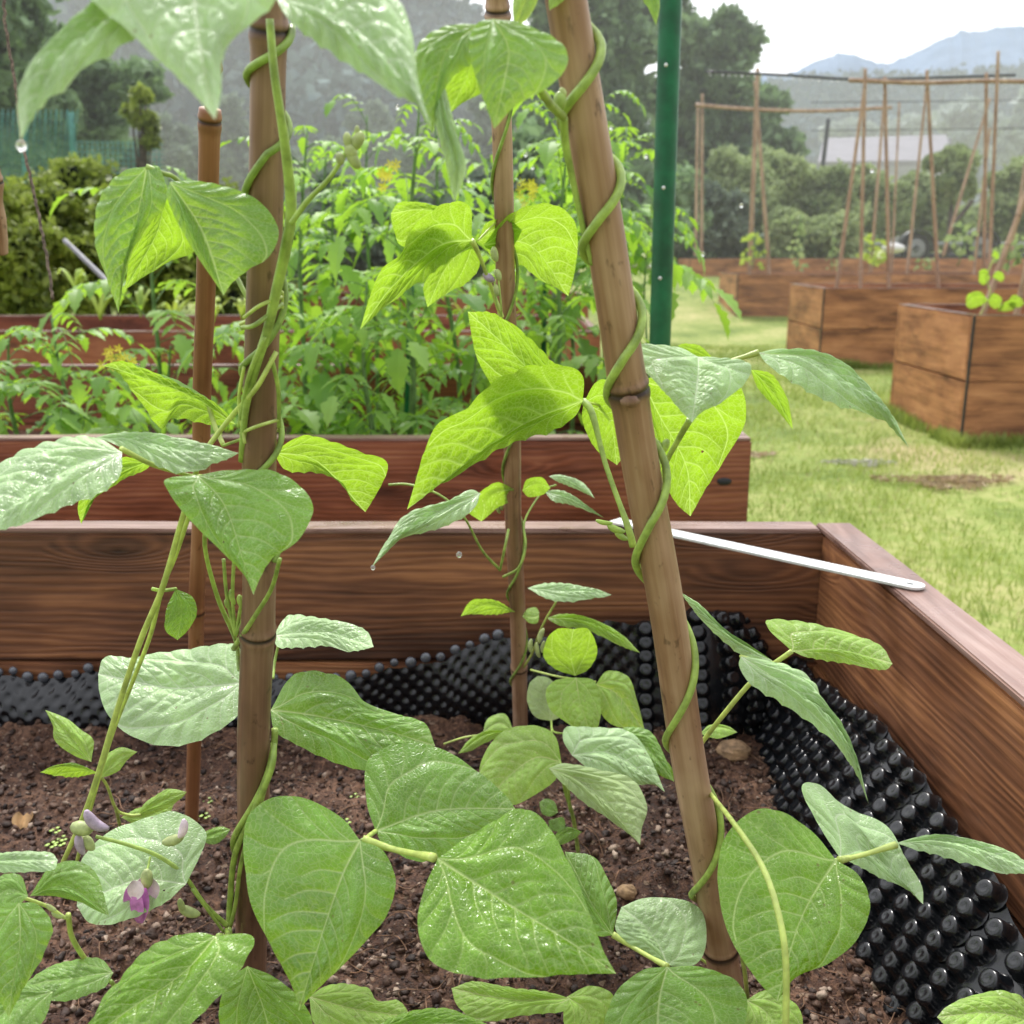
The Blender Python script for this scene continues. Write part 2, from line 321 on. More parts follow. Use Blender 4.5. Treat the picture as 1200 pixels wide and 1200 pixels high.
    M['budg'] = simple('bud_green', (.45, .52, .22), .45, .4, var=.2, sc_=120)
    M['budp'] = simple('bud_lilac', (.48, .38, .50), .4, .5, var=.25, sc_=120)
    t = NT('water_drop'); M['water'] = t.done(t.n('ShaderNodeBsdfPrincipled', {'Base Color': (1, 1, 1, 1), 'Roughness': .02, 'IOR': 1.33, 'Transmission Weight': .85}).outputs[0])
build_materials()

# ================================================================ SETTING
def gz(x, y):            # terrain height: flat by the beds, rising gently beyond
    y = np.asarray(y, float); t = np.clip((y-13)/10, 0, 1); return .85*t*t*(3-2*t)+np.clip(y-23, 0, 60)*.012
xs = np.concatenate([np.linspace(-400, -12, 16), np.linspace(-11, 16, 110), np.linspace(18, 400, 16)])
ys = np.concatenate([np.linspace(-8, 24, 130), np.linspace(26, 700, 24)])
X, Y = np.meshgrid(xs, ys); Z = gz(X, Y)+.015*fbm(X*1.3, Y*1.3)
def gridfaces(ny, nx):
    i = np.arange(ny*nx).reshape(ny, nx); return np.stack([i[:-1, :-1], i[:-1, 1:], i[1:, 1:], i[1:, :-1]], -1).reshape(-1, 4)
g = mesh('ground', np.stack([X, Y, Z], -1).reshape(-1, 3), gridfaces(*X.shape), M['lawn']); props(g, kind='structure', label='mown grass lawn with straw coloured patches between the beds')

# grass blades on the lawn
def blades(name, n, x0, x1, y0, y1, h, w, mat, clump=1.2, cond=None):
    x = rng.uniform(x0, x1, n); y = y0+(y1-y0)*rng.uniform(0, 1, n)**1.7
    k = fbm(x*clump, y*clump, o=3, seed=3)+.35*vnoise(x*9, y*9, seed=5); keep = rng.uniform(-.55, .45, n) < k
    if cond is not None: keep &= cond(x, y)
    x, y = x[keep], y[keep]; n = len(x); z = gz(x, y)+.015*fbm(x*1.3, y*1.3)-.004
    hh = h*rng.uniform(.5, 1.3, n)*(1+.5*fbm(x*clump, y*clump, o=2, seed=3)); a = rng.uniform(0, 2*PI, n); b = rng.uniform(0, 2*PI, n); ww = w*rng.uniform(.6, 1.3, n)*(1+y*.12)
    dx, dy = np.cos(a)*ww, np.sin(a)*ww; lx, ly = np.cos(b)*hh*rng.uniform(.1, .9, n), np.sin(b)*hh*rng.uniform(.1, .9, n)
    V = np.stack([np.stack([x-dx, y-dy, z], -1), np.stack([x+dx, y+dy, z], -1), np.stack([x+dx*.7+lx*.4, y+dy*.7+ly*.4, z+hh*.6], -1), np.stack([x-dx*.7+lx*.4, y-dy*.7+ly*.4, z+hh*.6], -1), np.stack([x+lx, y+ly, z+hh*.95], -1)], 1).reshape(-1, 3)
    i = np.arange(n)[:, None]*5; Fc = np.concatenate([i+[0, 1, 2], i+[0, 2, 3], i+[3, 2, 4]], 0)
    o = mesh(name, V, Fc, mat, smooth=False); return props(o, kind='stuff')
def inwedge(x, y): return (x > .13*y-.1) & (x < .56*y+.4)
props(blades('grass', 210000, .3, 8, 1.3, 13, .042, .0016, M['grass'], cond=inwedge), 'short bright green blades of lawn grass around the wooden beds', 'grass')
props(blades('dry_grass', 26000, .3, 8, 1.3, 12, .022, .0014, M['grassdry'], clump=.8, cond=inwedge), 'dry straw blades lying in the lawn', 'dry grass')
def tufts(x0, x1, y0, y1, n):
    props(blades('grass', n, x0, x1, y0, y1, .085, .0024, M['grass'], clump=3.0), 'longer grass tufts along the foot of the right hand beds', 'grass')
for q_ in ((1142, 370), (966, 338)):
    f_ = onz(q_[0], q_[1], .8); tufts(float(f_[0])-.07, float(f_[0])-.005, float(f_[1]), float(f_[1])+1.3, 1500); tufts(float(f_[0])-.07, float(f_[0])+2.4, float(f_[1])-.09, float(f_[1])-.008, 3500)
def patch(px_, py_, r_, n, mat, name, label, cat, h=.012):
    c = onz(px_, py_, 0.0); a = rng.uniform(0, 2*PI, n); q = r_*np.sqrt(rng.uniform(0, 1, n))*(1+.4*np.sin(a*3)); x = c[0]+np.cos(a)*q*1.5; y = c[1]+np.sin(a)*q*.7; A = Acc(); b = rng.uniform(0, PI, n)
    V = []; L = rng.uniform(.01, .035, n)
    for sx, sy in ((-1, -.04), (1, -.04), (1, .04), (-1, .04)): V.append(np.stack([x+L*(np.cos(b)*sx-np.sin(b)*sy), y+L*(np.sin(b)*sx+np.cos(b)*sy), .006+rng.uniform(0, h, n)+0*x], -1))
    V = np.stack(V, 1).reshape(-1, 3); props(mesh(name, V, np.arange(n)[:, None]*4+np.arange(4), M[mat], smooth=False), label, cat, kind='stuff')
patch(1110, 568, .20, 420, 'straw2', 'straw_patch', 'brown straw patch lying on the lawn before the right hand bed', 'straw', .03)
patch(1010, 545, .11, 220, 'ash', 'ash_patch', 'small grey ashy patch on the lawn', 'ash', .02)
patch(880, 535, .09, 140, 'straw2', 'straw_patch', 'faint brown straw patch beside the end of the second bed', 'straw', .02)

# ---------------------------------------------------------------- planks and beds
def plank(name, p0, p1, h, t, mat, parent, up=(0, 0, 1), bev=.003, seg=1):
    """box with local X from p0 to p1 (centre line), local Z = h, local Y = t"""
    p0, p1 = Vector(p0), Vector(p1); X_ = (p1-p0); L = X_.length; X_.normalize(); Zv = Vector(up); Yv = Zv.cross(X_).normalized(); Zv = X_.cross(Yv).normalized()
    bm = bmesh.new(); bmesh.ops.create_cube(bm, size=1.0)
    for v in bm.verts: v.co = Vector((v.co.x*L, v.co.y*t, v.co.z*h))
    # cut the length so that the edge can be a little uneven
    nseg = max(1, min(40, int(L/.12)))
    ed = [e for e in bm.edges if abs((e.verts[0].co-e.verts[1].co).x) > L*.9]
    bmesh.ops.subdivide_edges(bm, edges=ed, cuts=nseg)
    for v in bm.verts:
        w = vnoise(v.co.x*6+p0.x*3, v.co.y*9, v.co.z*9+p0.y)*.0012
        if abs(v.co.x) < L*.49: v.co.z += float(w); v.co.y += float(w)
    bmesh.ops.bevel(bm, geom=[e for e in bm.edges if e.calc_face_angle(0) > .7], offset=bev, segments=2, affect='EDGES')
    me = bpy.data.meshes.new(name); bm.to_mesh(me); bm.free(); me.materials.append(mat)
    o = bpy.data.objects.new(name, me); C.objects.link(o)
    o.matrix_basis = Matrix(((X_.x, Yv.x, Zv.x, (p0.x+p1.x)/2), (X_.y, Yv.y, Zv.y, (p0.y+p1.y)/2), (X_.z, Yv.z, Zv.z, (p0.z+p1.z)/2), (0, 0, 0, 1)))
    if parent is not None: o.parent = parent; o.matrix_parent_inverse = WORLD(parent).inverted()
    return o
BG = 'raised wooden garden beds standing on the lawn'
def bed(x0, x1, y0, y1, label, ang=0, zb=0.0, zt=.8, th=.045, mat='woodfar', loc=None, soil=True, planks=2, group=BG):
    cx, cy = (x0+x1)/2, (y0+y1)/2
    e = empty('raised_bed', (cx, cy, zb), label, 'raised bed', group)
    H = (zt-zb)/planks; m = M[mat]
    for k in range(planks):
        z = zb+H*(k+.5); g_ = .004
        plank('side_plank', (x0, y0+th/2, z), (x1, y0+th/2, z), H-g_, th, m, e)
        plank('side_plank', (x0, y1-th/2, z), (x1, y1-th/2, z), H-g_, th, m, e)
        plank('end_plank', (x0+th/2, y0+th+.002, z), (x0+th/2, y1-th-.002, z), H-g_-.006, th, m, e)
        plank('end_plank', (x1-th/2, y0+th+.002, z), (x1-th/2, y1-th-.002, z), H-g_-.006, th, m, e)
    z = zt+.0015
    for a, b in (((x0+.002, y0+th/2, z), (x1-.002, y0+th/2, z)), ((x0+.002, y1-th/2, z), (x1-.002, y1-th/2, z)), ((x0+th/2, y0+th, z), (x0+th/2, y1-th, z)), ((x1-th/2, y0+th, z), (x1-th/2, y1-th, z))):
        plank('top_edge', a, b, .006, th-.004, M['rim'], e, bev=.001)
    if mat == 'woodfar':
        A = Acc()
        for sx, sy, wx, wy in ((x0-.0025, y0-.0025, .012, .003), (x0-.0028, y0+.0005, .003, .012)):
            V = np.array([(sx+a*wx, sy+b*wy, zb+.01+c*(zt-zb-.012)) for c in (0, 1) for b in (0, 1) for a in (0, 1)]); A.add(V, [(0, 1, 3, 2), (4, 6, 7, 5), (0, 4, 5, 1), (1, 5, 7, 3), (3, 7, 6, 2), (2, 6, 4, 0)])
        A.build('corner_bracket', M['tyre'], e, smooth=False)
    if soil:
        zs = zt-.22; X, Y = np.meshgrid(np.linspace(x0+th, x1-th, 40), np.linspace(y0+th, y1-th, 16)); Z = zs+.03*fbm(X*4, Y*4)
        s_ = mesh('soil', np.stack([X, Y, Z], -1).reshape(-1, 3), gridfaces(*X.shape), M['soil']); props(s_, kind='structure')
    return e
# --- near bed -------------------------------------------------
ZR = .80
cornI = onz(963, 624, ZR); endI = onz(1167, 800, ZR); cornO = onz(1000, 619, ZR)
dirw = (endI-cornI); dirw[2] = 0; dirw /= np.linalg.norm(dirw); perp = np.array([-dirw[1], dirw[0], 0]); perp = perp if perp[0] > 0 else -perp
yb = float(cornI[1]); th = .048
nb = empty('raised_bed', (0, .9, 0), 'nearest raised bed, whose reddish brown planks and lined right corner hold the climbing beans', 'raised bed', BG)
XL = -2.2
plank('back_plank', (XL, yb+th/2, .70), (cornI[0]+.058, yb+th/2, .70), .197, th, M['woodin'], nb, bev=.004)
plank('back_plank', (XL, yb+th/2+.001, .498), (cornI[0]+.058, yb+th/2+.001, .498), .197, th, M['woodin'], nb, bev=.004)
plank('top_edge', (XL, yb+th/2, ZR+.001), (cornI[0]-.002, yb+th/2, ZR+.001), .007, th-.003, M['rim'], nb, bev=.002)
c0 = cornI+perp*.026; c1 = c0+dirw*1.5
c0s = c0+dirw*.0
for zc in (.70, .498):
    plank('side_plank', (*c0s[:2], zc), (*c1[:2], zc), .197, .050, M['woodin'], nb, bev=.004)
w0 = c0-dirw*.03
plank('top_edge', (*w0[:2], ZR+.002), (*c1[:2], ZR+.002), .009, .051, M['rim'], nb, bev=.002)
# lower outer boards reaching the ground
plank('back_plank', (XL, yb+th/2+.002, .20), (cornI[0]+.058, yb+th/2+.002, .20), .39, th, M['woodin'], nb)
plank('side_plank', (*c0s[:2], .20), (*c1[:2], .20), .39, .05, M['woodin'], nb)
# soil
Xs = np.linspace(-1.2, .75, 560); Ys = np.linspace(.35, yb, 320); X, Y = np.meshgrid(Xs, Ys)
def soilz(x, y):
    x = np.asarray(x, float); y = np.asarray(y, float)
    return .52+.014*fbm(x*6, y*6, o=3, seed=11)+.014*fbm(x*26, y*26, o=3, seed=12)+.007*fbm(x*85, y*85, o=2, seed=14)-.02*np.clip((x-.35)/.2, 0, 1)
Z = soilz(X, Y); s_ = mesh('soil', np.stack([X, Y, Z], -1).reshape(-1, 3), gridfaces(*X.shape), M['soil']); props(s_, kind='structure', label='dark reddish brown moist soil in the nearest bed')
# crumbs
n = 26000; y = rng.uniform(.6, yb-.01, n); x = rng.uniform(-.62, .55, n)*y/.95; r = np.minimum(.0009*rng.uniform(.05, 1, n)**-.75, .0052)
base, bf = ball((0, 0, 0), 1, 6, 4); V = base[None]*(1+.5*rng.uniform(-1, 1, (n, len(base), 1)))*rng.uniform(.6, 1.3, (n, 1, 3)); V = V*np.array([1, 1, .75])*r[:, None, None]; V += np.stack([x, y, soilz(x, y)+r*.3], -1)[:, None]
tri = [f for f in bf]; Fall = []
q = np.array([f if len(f) == 4 else f+(f[-1],) for f in tri if len(f) == 4]); t3 = np.array([f for f in tri if len(f) == 3]); q3 = np.concatenate([q[:, [0, 1, 2]], q[:, [0, 2, 3]], t3])
Fc = (q3[None]+np.arange(n)[:, None, None]*len(base)).reshape(-1, 3)
props(mesh('soil_crumbs', V.reshape(-1, 3), Fc, M['crumb']), 'loose crumbs and grit scattered over the dark soil', 'soil crumbs', kind='stuff')
# fine roots and fibres
A = Acc()
for i in range(420):
    y = rng.uniform(.62, yb-.05); x = rng.uniform(-.5, .5)*y; L = rng.uniform(.015, .07); a = rng.uniform(0, 2*PI); pts = []
    for k in range(5): pts.append((x, y, float(soilz(x, y))+.003+rng.uniform(0, .006))); a += rng.uniform(-.7, .7); x += math.cos(a)*L/4; y += math.sin(a)*L/4
    V, Fc = tube(pts, rng.uniform(.0003, .0008), 4, 9); A.add(V, Fc)
props(A.build('dry_roots', M['twig']), 'thin dry roots and fibres lying on the soil', 'dry roots', kind='stuff')
def rock(name, c, r, mat, sq=(1, 1, .7), seed=0):
    V, Fc = ball((0, 0, 0), 1, 14, 10); V = V*(1+.28*fbm(V[:, 0]*1.7+seed, V[:, 1]*1.7, V[:, 2]*1.7, o=3))[:, None]*np.array(sq)*r
    return mesh(name, V+np.asarray(c), Fc, mat, smooth=False)
def on_soil(x, y, dz=0):
    p = onz(x, y, .52); p = onz(x, y, float(soilz(p[0], p[1]))+dz); return p
props(rock('stone', on_soil(734, 1045, .006), .011, M['stone'], (1, .8, .8), 3), 'pale tan stone on the soil near the right cane', 'stone')
props(rock('soil_clod', on_soil(1058, 1080, .006), .010, M['crumb'], (1, .8, .7), 8), 'grey pebble at the foot of the black liner', 'pebble')
props(rock('soil_clod', on_soil(860, 880, .01), .020, M['stone'], (1.2, .9, .8), 5), 'brown clod below the liner behind the right cane', 'clod')
p = on_soil(27, 963, .008); n_ = 12; U, Vv = np.meshgrid(np.linspace(-1, 1, n_), np.linspace(-1, 1, n_))
rr = .013; xx = U*rr*np.sqrt(1-.4*Vv**2); zz = Vv*rr*.9*np.sqrt(1-.4*U**2)
props(mesh('dead_leaf', np.stack([p[0]+xx, p[1]+zz*.6, p[2]+zz*.5+.006*U*U+.002*np.sin(U*7)], -1).reshape(-1, 3), gridfaces(n_, n_), M['dead']), 'curled orange brown dry leaf on the soil at the left', 'dead leaf')
# tiny weeds
A = Acc()
for (wx, wy) in ((65, 975), (72, 985), (240, 958), (243, 940), (415, 935), (405, 965), (70, 990), (640, 1010), (60, 992)):
    p = on_soil(wx, wy, .003)
    for k in range(5):
        a = k*1.3; q = p+np.array([math.cos(a), math.sin(a)*.8, .3+.4*(k % 2)])*.005; V, Fc = ball(q, .0026, 6, 4, (1, 1, .3)); A.add(V, Fc)
props(A.build('weed_seedlings', M['stem']), 'tiny round leaved weed seedlings dotted over the soil', 'weeds', kind='stuff')

# black dimple liner ------------------------------------------------
def liner():
    e = empty('liner_sheet', (cornI[0], cornI[1], .5), 'black dimpled plastic liner curving round the inside of the nearest bed', 'liner')
    # foot/top curves in (x,y,z); path: back wall from left to corner then along right wall
    tops = [(-40, 790, 0), (60, 795, 0), (160, 788, 0), (300, 800, 0), (420, 793, 0), (505, 775, 0), (580, 752, 0), (640, 745, 0), (700, 732, 0), (760, 727, 0), (850, 716, 0), (905, 735, 1), (965, 800, 1), (1035, 850, 1), (1075, 905, 1), (1118, 965, 1), (1165, 1030, 1), (1195, 1090, 1), (1260, 1200, 1)]
    T = []
    for x, y, w in tops:
        if w == 0:
            inset = .012+.03*max(0, 1-abs(x-640)/400)
            T.append(P(x, y, yb-inset))
        else:
            r = rays(x, y); nrm = perp; p0 = cornI-perp*.016; t = ((p0-CAM) @ nrm)/(r @ nrm); T.append(CAM+r*t)
    T = np.array(T); n = 900; T = catmull(T, n)
    T[:, 2] += .0035*np.sin(np.arange(n)*.107)+.002*np.sin(np.arange(n)*.285)
    # inward direction smoothed
    tg = np.gradient(T, axis=0); inw = np.stack([-tg[:, 1], tg[:, 0], 0*tg[:, 0]], -1); inw /= np.linalg.norm(inw, axis=1)[:, None]
    if inw[0, 1] > 0: inw = -inw
    k = 87; ker = np.ones(k)/k; pad = np.pad(inw, ((k//2, k//2), (0, 0)), 'edge'); inw = np.stack([np.convolve(pad[:, c], ker, 'valid') for c in range(3)], -1)
    inw /= np.linalg.norm(inw, axis=1)[:, None]
    s = np.linspace(0, 1, n); right = np.clip((T[:, 0]-.30)/.15, 0, 1)
    foot = T+inw*(.02+.07*right+.02*np.sin(s*17))[:, None]; foot[:, 2] = .495
    m = 48; g_ = np.linspace(0, 1, m)[:, None, None]; S = T[None]*(1-g_)+foot[None]*g_
    bulge = np.sin(np.linspace(0, PI, m))[:, None, None]*inw[None]*(.012*np.sin(s*40)+.012)[None, :, None]; S = S+bulge
    bk = 1-np.clip((S[..., 0]-.12)/.12, 0, 1); ll = np.r_[0, np.cumsum(np.linalg.norm(np.diff(T, axis=0), axis=1))][None, :]; hh_ = (S[..., 2]-T[None, :, 2])
    pat = np.cos(ll*2*PI/.024)*np.cos(hh_*2*PI/.024)
    S = S-inw[None]*(bk*.0045*np.clip(pat+.1, 0, 1)+bk*.006*fbm(ll*14+0*hh_, hh_*14, o=2))[..., None]
    V = S.reshape(-1, 3); sheet = mesh('liner_sheet', V, gridfaces(m, n), M['liner'], e); sheet.name = 'sheet'
    # dimples
    L = np.r_[0, np.cumsum(np.linalg.norm(np.diff(T, axis=0), axis=1))]; A = Acc(); step = .0365; seg = 16
    nrow = 13
    for ci in range(int(L[-1]/step)):
        for ri in range(nrow):
            l = (ci+.5)*step
            if l >= L[-1]: continue
            fi = np.interp(l, L, np.arange(n)); i0 = int(fi); i0 = min(i0, n-2); fr = fi-i0
            hh = np.linalg.norm(foot[i0]-T[i0]); gg = (.010+ri*.0205+.0015*math.sin(ci*2.3+ri))/hh
            if gg > 1.02: continue
            gi = gg*(m-1); g0 = min(int(gi), m-2); gf = gi-g0
            pt = (S[g0, i0]*(1-gf)+S[g0+1, i0]*gf)*(1-fr)+(S[g0, i0+1]*(1-gf)+S[g0+1, i0+1]*gf)*fr
            du = S[g0, min(i0+8, n-1)]-S[g0, max(i0-8, 0)]; dv = S[m-1, i0]-S[0, i0]; N = np.cross(du, dv); N /= np.linalg.norm(N)
            if N @ (CAM-pt) < 0: N = -N
            du /= np.linalg.norm(du); dv = np.cross(N, du); a = np.linspace(0, 2*PI, seg, endpoint=False); R0 = .0122; ht = .0150*rng.uniform(.8, 1.1)
            if T[i0, 0] < .17: continue
            N = N*.75+np.array([0, 0, .35])+inw[i0]*.1; N /= np.linalg.norm(N); dv = np.cross(N, du); dv /= np.linalg.norm(dv); du = np.cross(dv, N)
            prof = [(R0*1.2, -.0006), (R0*1.02, .0012), (R0*.9, ht*.55), (R0*.78, ht*.9), (R0*.6, ht), (R0*.25, ht*.93)]
            V = np.vstack([pt+N*h_+r_*(np.cos(a)[:, None]*du+np.sin(a)[:, None]*dv) for r_, h_ in prof]); Fc = []
            for i in range(len(prof)-1):
                for j in range(seg): k_ = (j+1) % seg; Fc.append((i*seg+j, i*seg+k_, (i+1)*seg+k_, (i+1)*seg+j))
            Fc.append(tuple(range((len(prof)-1)*seg, len(prof)*seg))); A.add(V, Fc)
    A.build('dimples', M['liner'], e)
    # the domes of a second layer poking up between sheet and plank
    A = Acc()
    for i in range(0, n, 1):
        pass
    l = .0
    while l < L[-1]:
        i0 = int(np.interp(l, L, np.arange(n))); l += .0235
        if T[i0, 0] > .0: continue
        q = T[i0]-inw[i0]*.004+np.array([0, 0, .0045+rng.uniform(-.002, .002)]); V, Fc = ball(q, .0085*rng.uniform(.75, 1.05), 12, 8, (1, .7, 1)); A.add(V, Fc)
    A.build('upper_domes', M['linerg'], e)
liner()

# galvanised strip across the corner --------------------------------
def strip():
    a = onz(720, 610, ZR+.010); b = onz(1070, 686, ZR+.010); d = (b-a); L = np.linalg.norm(d); X_ = d/L; Yv = np.cross([0, 0, 1], X_)
    w = .0135; t_ = .003; bm = bmesh.new(); pts = [(0, -w), (L, -w)]+[(L+math.sin(k*PI/10)*w, -math.cos(k*PI/10)*w) for k in range(1, 10)]+[(L, w), (0, w)]
    outer = [bm.verts.new((x, y, t_/2)) for x, y in pts]
    hole = [bm.verts.new((L-.004+.0055*math.cos(k*PI/8), .0035*math.sin(k*PI/8), t_/2)) for k in range(16)]
    eo = [bm.edges.new((outer[i], outer[(i+1) % len(outer)])) for i in range(len(outer))]; eh = [bm.edges.new((hole[i], hole[(i+1) % 16])) for i in range(16)]
    r = bmesh.ops.triangle_fill(bm, edges=eo+eh, use_beauty=True)
    fs = [f for f in bm.faces]; ex = bmesh.ops.extrude_face_region(bm, geom=fs)
    bmesh.ops.translate(bm, vec=(0, 0, -t_), verts=[v for v in ex['geom'] if isinstance(v, bmesh.types.BMVert)])
    bmesh.ops.recalc_face_normals(bm, faces=bm.faces)
    me = bpy.data.meshes.new('metal_strip'); bm.to_mesh(me); bm.free(); me.materials.append(M['steel'])
    o = bpy.data.objects.new('metal_strip', me); C.objects.link(o)
    o.matrix_basis = Matrix(((X_[0], Yv[0], 0, a[0]), (X_[1], Yv[1], 0, a[1]), (X_[2], Yv[2], 1, a[2]), (0, 0, 0, 1)))
    props(o, 'flat galvanised metal strip with an oval hole lying across the bed corner', 'metal strip')
strip()

# --- second bed and the ones behind ---------------------------------
def xat(px_, d): return float(P(px_, 560, d)[0])
bed(-3.2, float(onz(880, 515, .8)[0]), float(onz(500, 516, .8)[1]), float(onz(300, 428, .8)[1]), 'second bed, full of tomato plants, directly behind the nearest bed', mat='woodred', planks=4, group=BG)
bed(-3.4, float(onz(703, 388, .8)[0]), float(onz(300, 389, .8)[1]), float(onz(300, 370, .8)[1]), 'third bed back behind the tomato plants with strap leaved seedlings', mat='woodred', planks=3)
bed(-1.6, float(onz(690, 350, .8)[0]), 8.4, 9.6, 'fourth bed back, low reddish planks seen between tomato stems', mat='woodred', planks=3)
bed(-2.6, float(onz(660, 337, .8)[0]), 11.3, 12.5, 'farthest reddish bed behind the tomato plants in the centre', mat='woodred', planks=3)
# bolt hole on the end of the second bed
# right beds
fa = onz(1142, 370, .8); fb = onz(966, 338, .8); fc_ = onz(851, 320, .8); fd = onz(797, 310, .8)
bed(float(fa[0]), float(fa[0])+3.2, float(fa[1]), float(fa[1])+1.25, 'two plank weathered bed with bean seedlings, nearest of those on the right', mat='woodfar')
bed(float(fb[0]), float(fb[0])+6.5, float(fb[1]), float(fb[1])+1.3, 'long weathered bed with a row of bamboo canes, second nearest on the right', mat='woodfar')
bed(float(fc_[0]), float(fc_[0])+9, 15.9, 17.3, 'long brown bed behind the caned bed, third from the front on the right', mat='woodfar', zb=.1)
bed(xat(788, 21), xat(788, 21)+9, 20, 21.4, 'farthest bed on the right, only its dark end and rim showing', mat='woodfar', zb=.55, zt=.98, planks=1)
# spacer

# ---------------------------------------------------------------- bamboo canes
def cane(name, p0, p1, r0, r1, nodes, mat, label, cat='bamboo cane', group=None, ends=True, seg=28, bend=.0, rw=1.0):
    """tapered bamboo culm from p0 (bottom) to p1 (top); nodes = fractions where the rings sit; local Z runs along it"""
    p0, p1 = np.asarray(p0), np.asarray(p1); L = np.linalg.norm(p1-p0); Zv = (p1-p0)/L; Xv = np.cross([0, 1, 0], Zv); Xv /= np.linalg.norm(Xv); Yv = np.cross(Zv, Xv)
    ts = set(np.linspace(0, 1, 90))
    for k in nodes: ts |= {k+o/L for o in (-.014, -.009, -.006, -.004, -.003, -.002, -.0012, -.0004, .0004, .0012, .002, .003, .004, .006, .010, .016)}
    ts = np.array(sorted(t for t in ts if 0 <= t <= 1)); r = r0+(r1-r0)*ts; ring = np.zeros_like(ts)
    for k in nodes:
        d = (ts-k)*L; r = r*(1+.10*np.exp(-((d+.004)/.004)**2)+.09*np.exp(-((d-.003)/.0025)**2)-.05*np.exp(-(d/.0009)**2)+.03*np.exp(-(d/.014)**2)); ring = np.maximum(ring, .95*np.exp(-((d+.0004)/(.0017*rw))**2)+.30*np.exp(-((d+.004)/.006)**2)*(.5+.5*vnoise(np.arange(len(ts))*.7,0*ts)))
    a = np.linspace(0, 2*PI, seg, endpoint=False); AA, TT = np.meshgrid(a, ts); RR = r[:, None]*(1+.012*vnoise(AA*2, TT*9, seed=4))
    bx = bend*np.sin(PI*TT)+.0012*vnoise(TT*7, TT*0, seed=2); V = np.stack([RR*np.cos(AA)+bx, RR*np.sin(AA), TT*L], -1).reshape(-1, 3)
    i = np.arange(len(ts)*seg).reshape(len(ts), seg); j = np.roll(i, -1, 1); Fc = np.stack([i[:-1], j[:-1], j[1:], i[1:]], -1).reshape(-1, 4)
    Fl = [tuple(map(int, f)) for f in Fc]+[tuple(range(seg))[::-1], tuple(int(k) for k in i[-1])]
    me = bpy.data.meshes.new(name); me.from_pydata(V.tolist(), [], Fl); me.polygons.foreach_set('use_smooth', np.ones(len(me.polygons), bool))
    at = me.attributes.new('ring', 'FLOAT', 'POINT'); at.data.foreach_set('value', np.repeat(ring, seg).astype(np.float32)); me.materials.append(mat)
    o = bpy.data.objects.new(name, me); C.objects.link(o)
    o.matrix_basis = Matrix(((Xv[0], Yv[0], Zv[0], p0[0]), (Xv[1], Yv[1], Zv[1], p0[1]), (Xv[2], Yv[2], Zv[2], p0[2]), (0, 0, 0, 1)))
    if label: props(o, label, cat, group)
    return o
CG = 'bamboo canes standing in the nearest bed'
def fr(p0, p1, y):   # fraction along p0-p1 whose pixel row is y
    ts = np.linspace(0, 1, 400); Q = p0+(p1-p0)*ts[:, None]; v = Q-CAM; py = 600-F*(v @ UP)/(v @ FW); return float(ts[np.argmin(abs(py-y))])
cL = (P(291, 1230, .83), P(318, -60, .58)); cM = (P(611, 885, 1.345), P(582, -50, .90)); cR = (P(868, 1260, .80), P(655, -60, .565)); cB = (P(224, 985, 1.10), P(247, 128, .84))
def rr_(p, wpx): return wpx/2*((p-CAM) @ FW)/F
cane('bamboo_cane', cL[0], cL[1], rr_(cL[0], 36), rr_(cL[1], 42), [fr(*cL, 741), fr(*cL, 37)], M['bamdk'], 'thick upright tan cane left of centre wound with bean vine', group=CG)
cane('bamboo_cane', cM[0], cM[1], rr_(cM[0], 17), rr_(cM[1], 26), [fr(*cM, 783), fr(*cM, 22), fr(*cM, 12)], M['bam'], 'slim tan cane standing at the middle of the bed near the back plank', group=CG)
cane('bamboo_cane', cR[0], cR[1], rr_(cR[0], 37), rr_(cR[1], 50), [fr(*cR, 455), fr(*cR, 1110)], M['bam'], 'thick cane leaning left at the right of the bed with a scarred knot halfway', group=CG, rw=1.9)
cane('bamboo_cane', cB[0], cB[1], rr_(cB[0], 15), rr_(cB[1], 25), [fr(*cB, 140), fr(*cB, 716)], M['bamred'], 'thin reddish brown cane, leftmost, with a cut top', group=CG)
# branch scar on the right cane and stub on the left one
k = fr(*cR, 468); q = cR[0]+(cR[1]-cR[0])*k; dcam = (CAM-q)/np.linalg.norm(CAM-q)
props(cane('cane_stub', P(247, 127, .838), P(258, 40, .80), .0042, .0036, [.5], M['bamred'], None), 'thin broken stub rising from the top of the leftmost cane', 'cane stub')
V, Fc = ball(q+dcam*.0095+np.array([-.001, 0, -.001]), .0068, 14, 10, (1, .9, .7)); V2, F2 = ball(q+dcam*.0165+np.array([-.001, 0, 0]), .0035, 10, 6, (1, .6, .8))
V = V+.0016*fbm(V[:, 0]*600, V[:, 1]*600, V[:, 2]*600, o=2)[:, None]*dcam; sc_ = mesh('branch_scar', V, Fc, M['bamdk']); props(sc_, 'knobbly branch scar on the right leaning cane just under its node', 'branch scar')
def far_cane(x0, y0, x1, y1, d, w=5, label='', group='thin bamboo canes in the far beds', d1=None):
    a = P(x0, y0, d); b = P(x1, y1, d1 or d); r = w*.43*d/F
    L = np.linalg.norm(b-a); return cane('bamboo_cane', a, b, r*1.1, r*.85, [t for t in np.arange(.12, 1, .16)], M['bamfar'], label, group=group, seg=8)
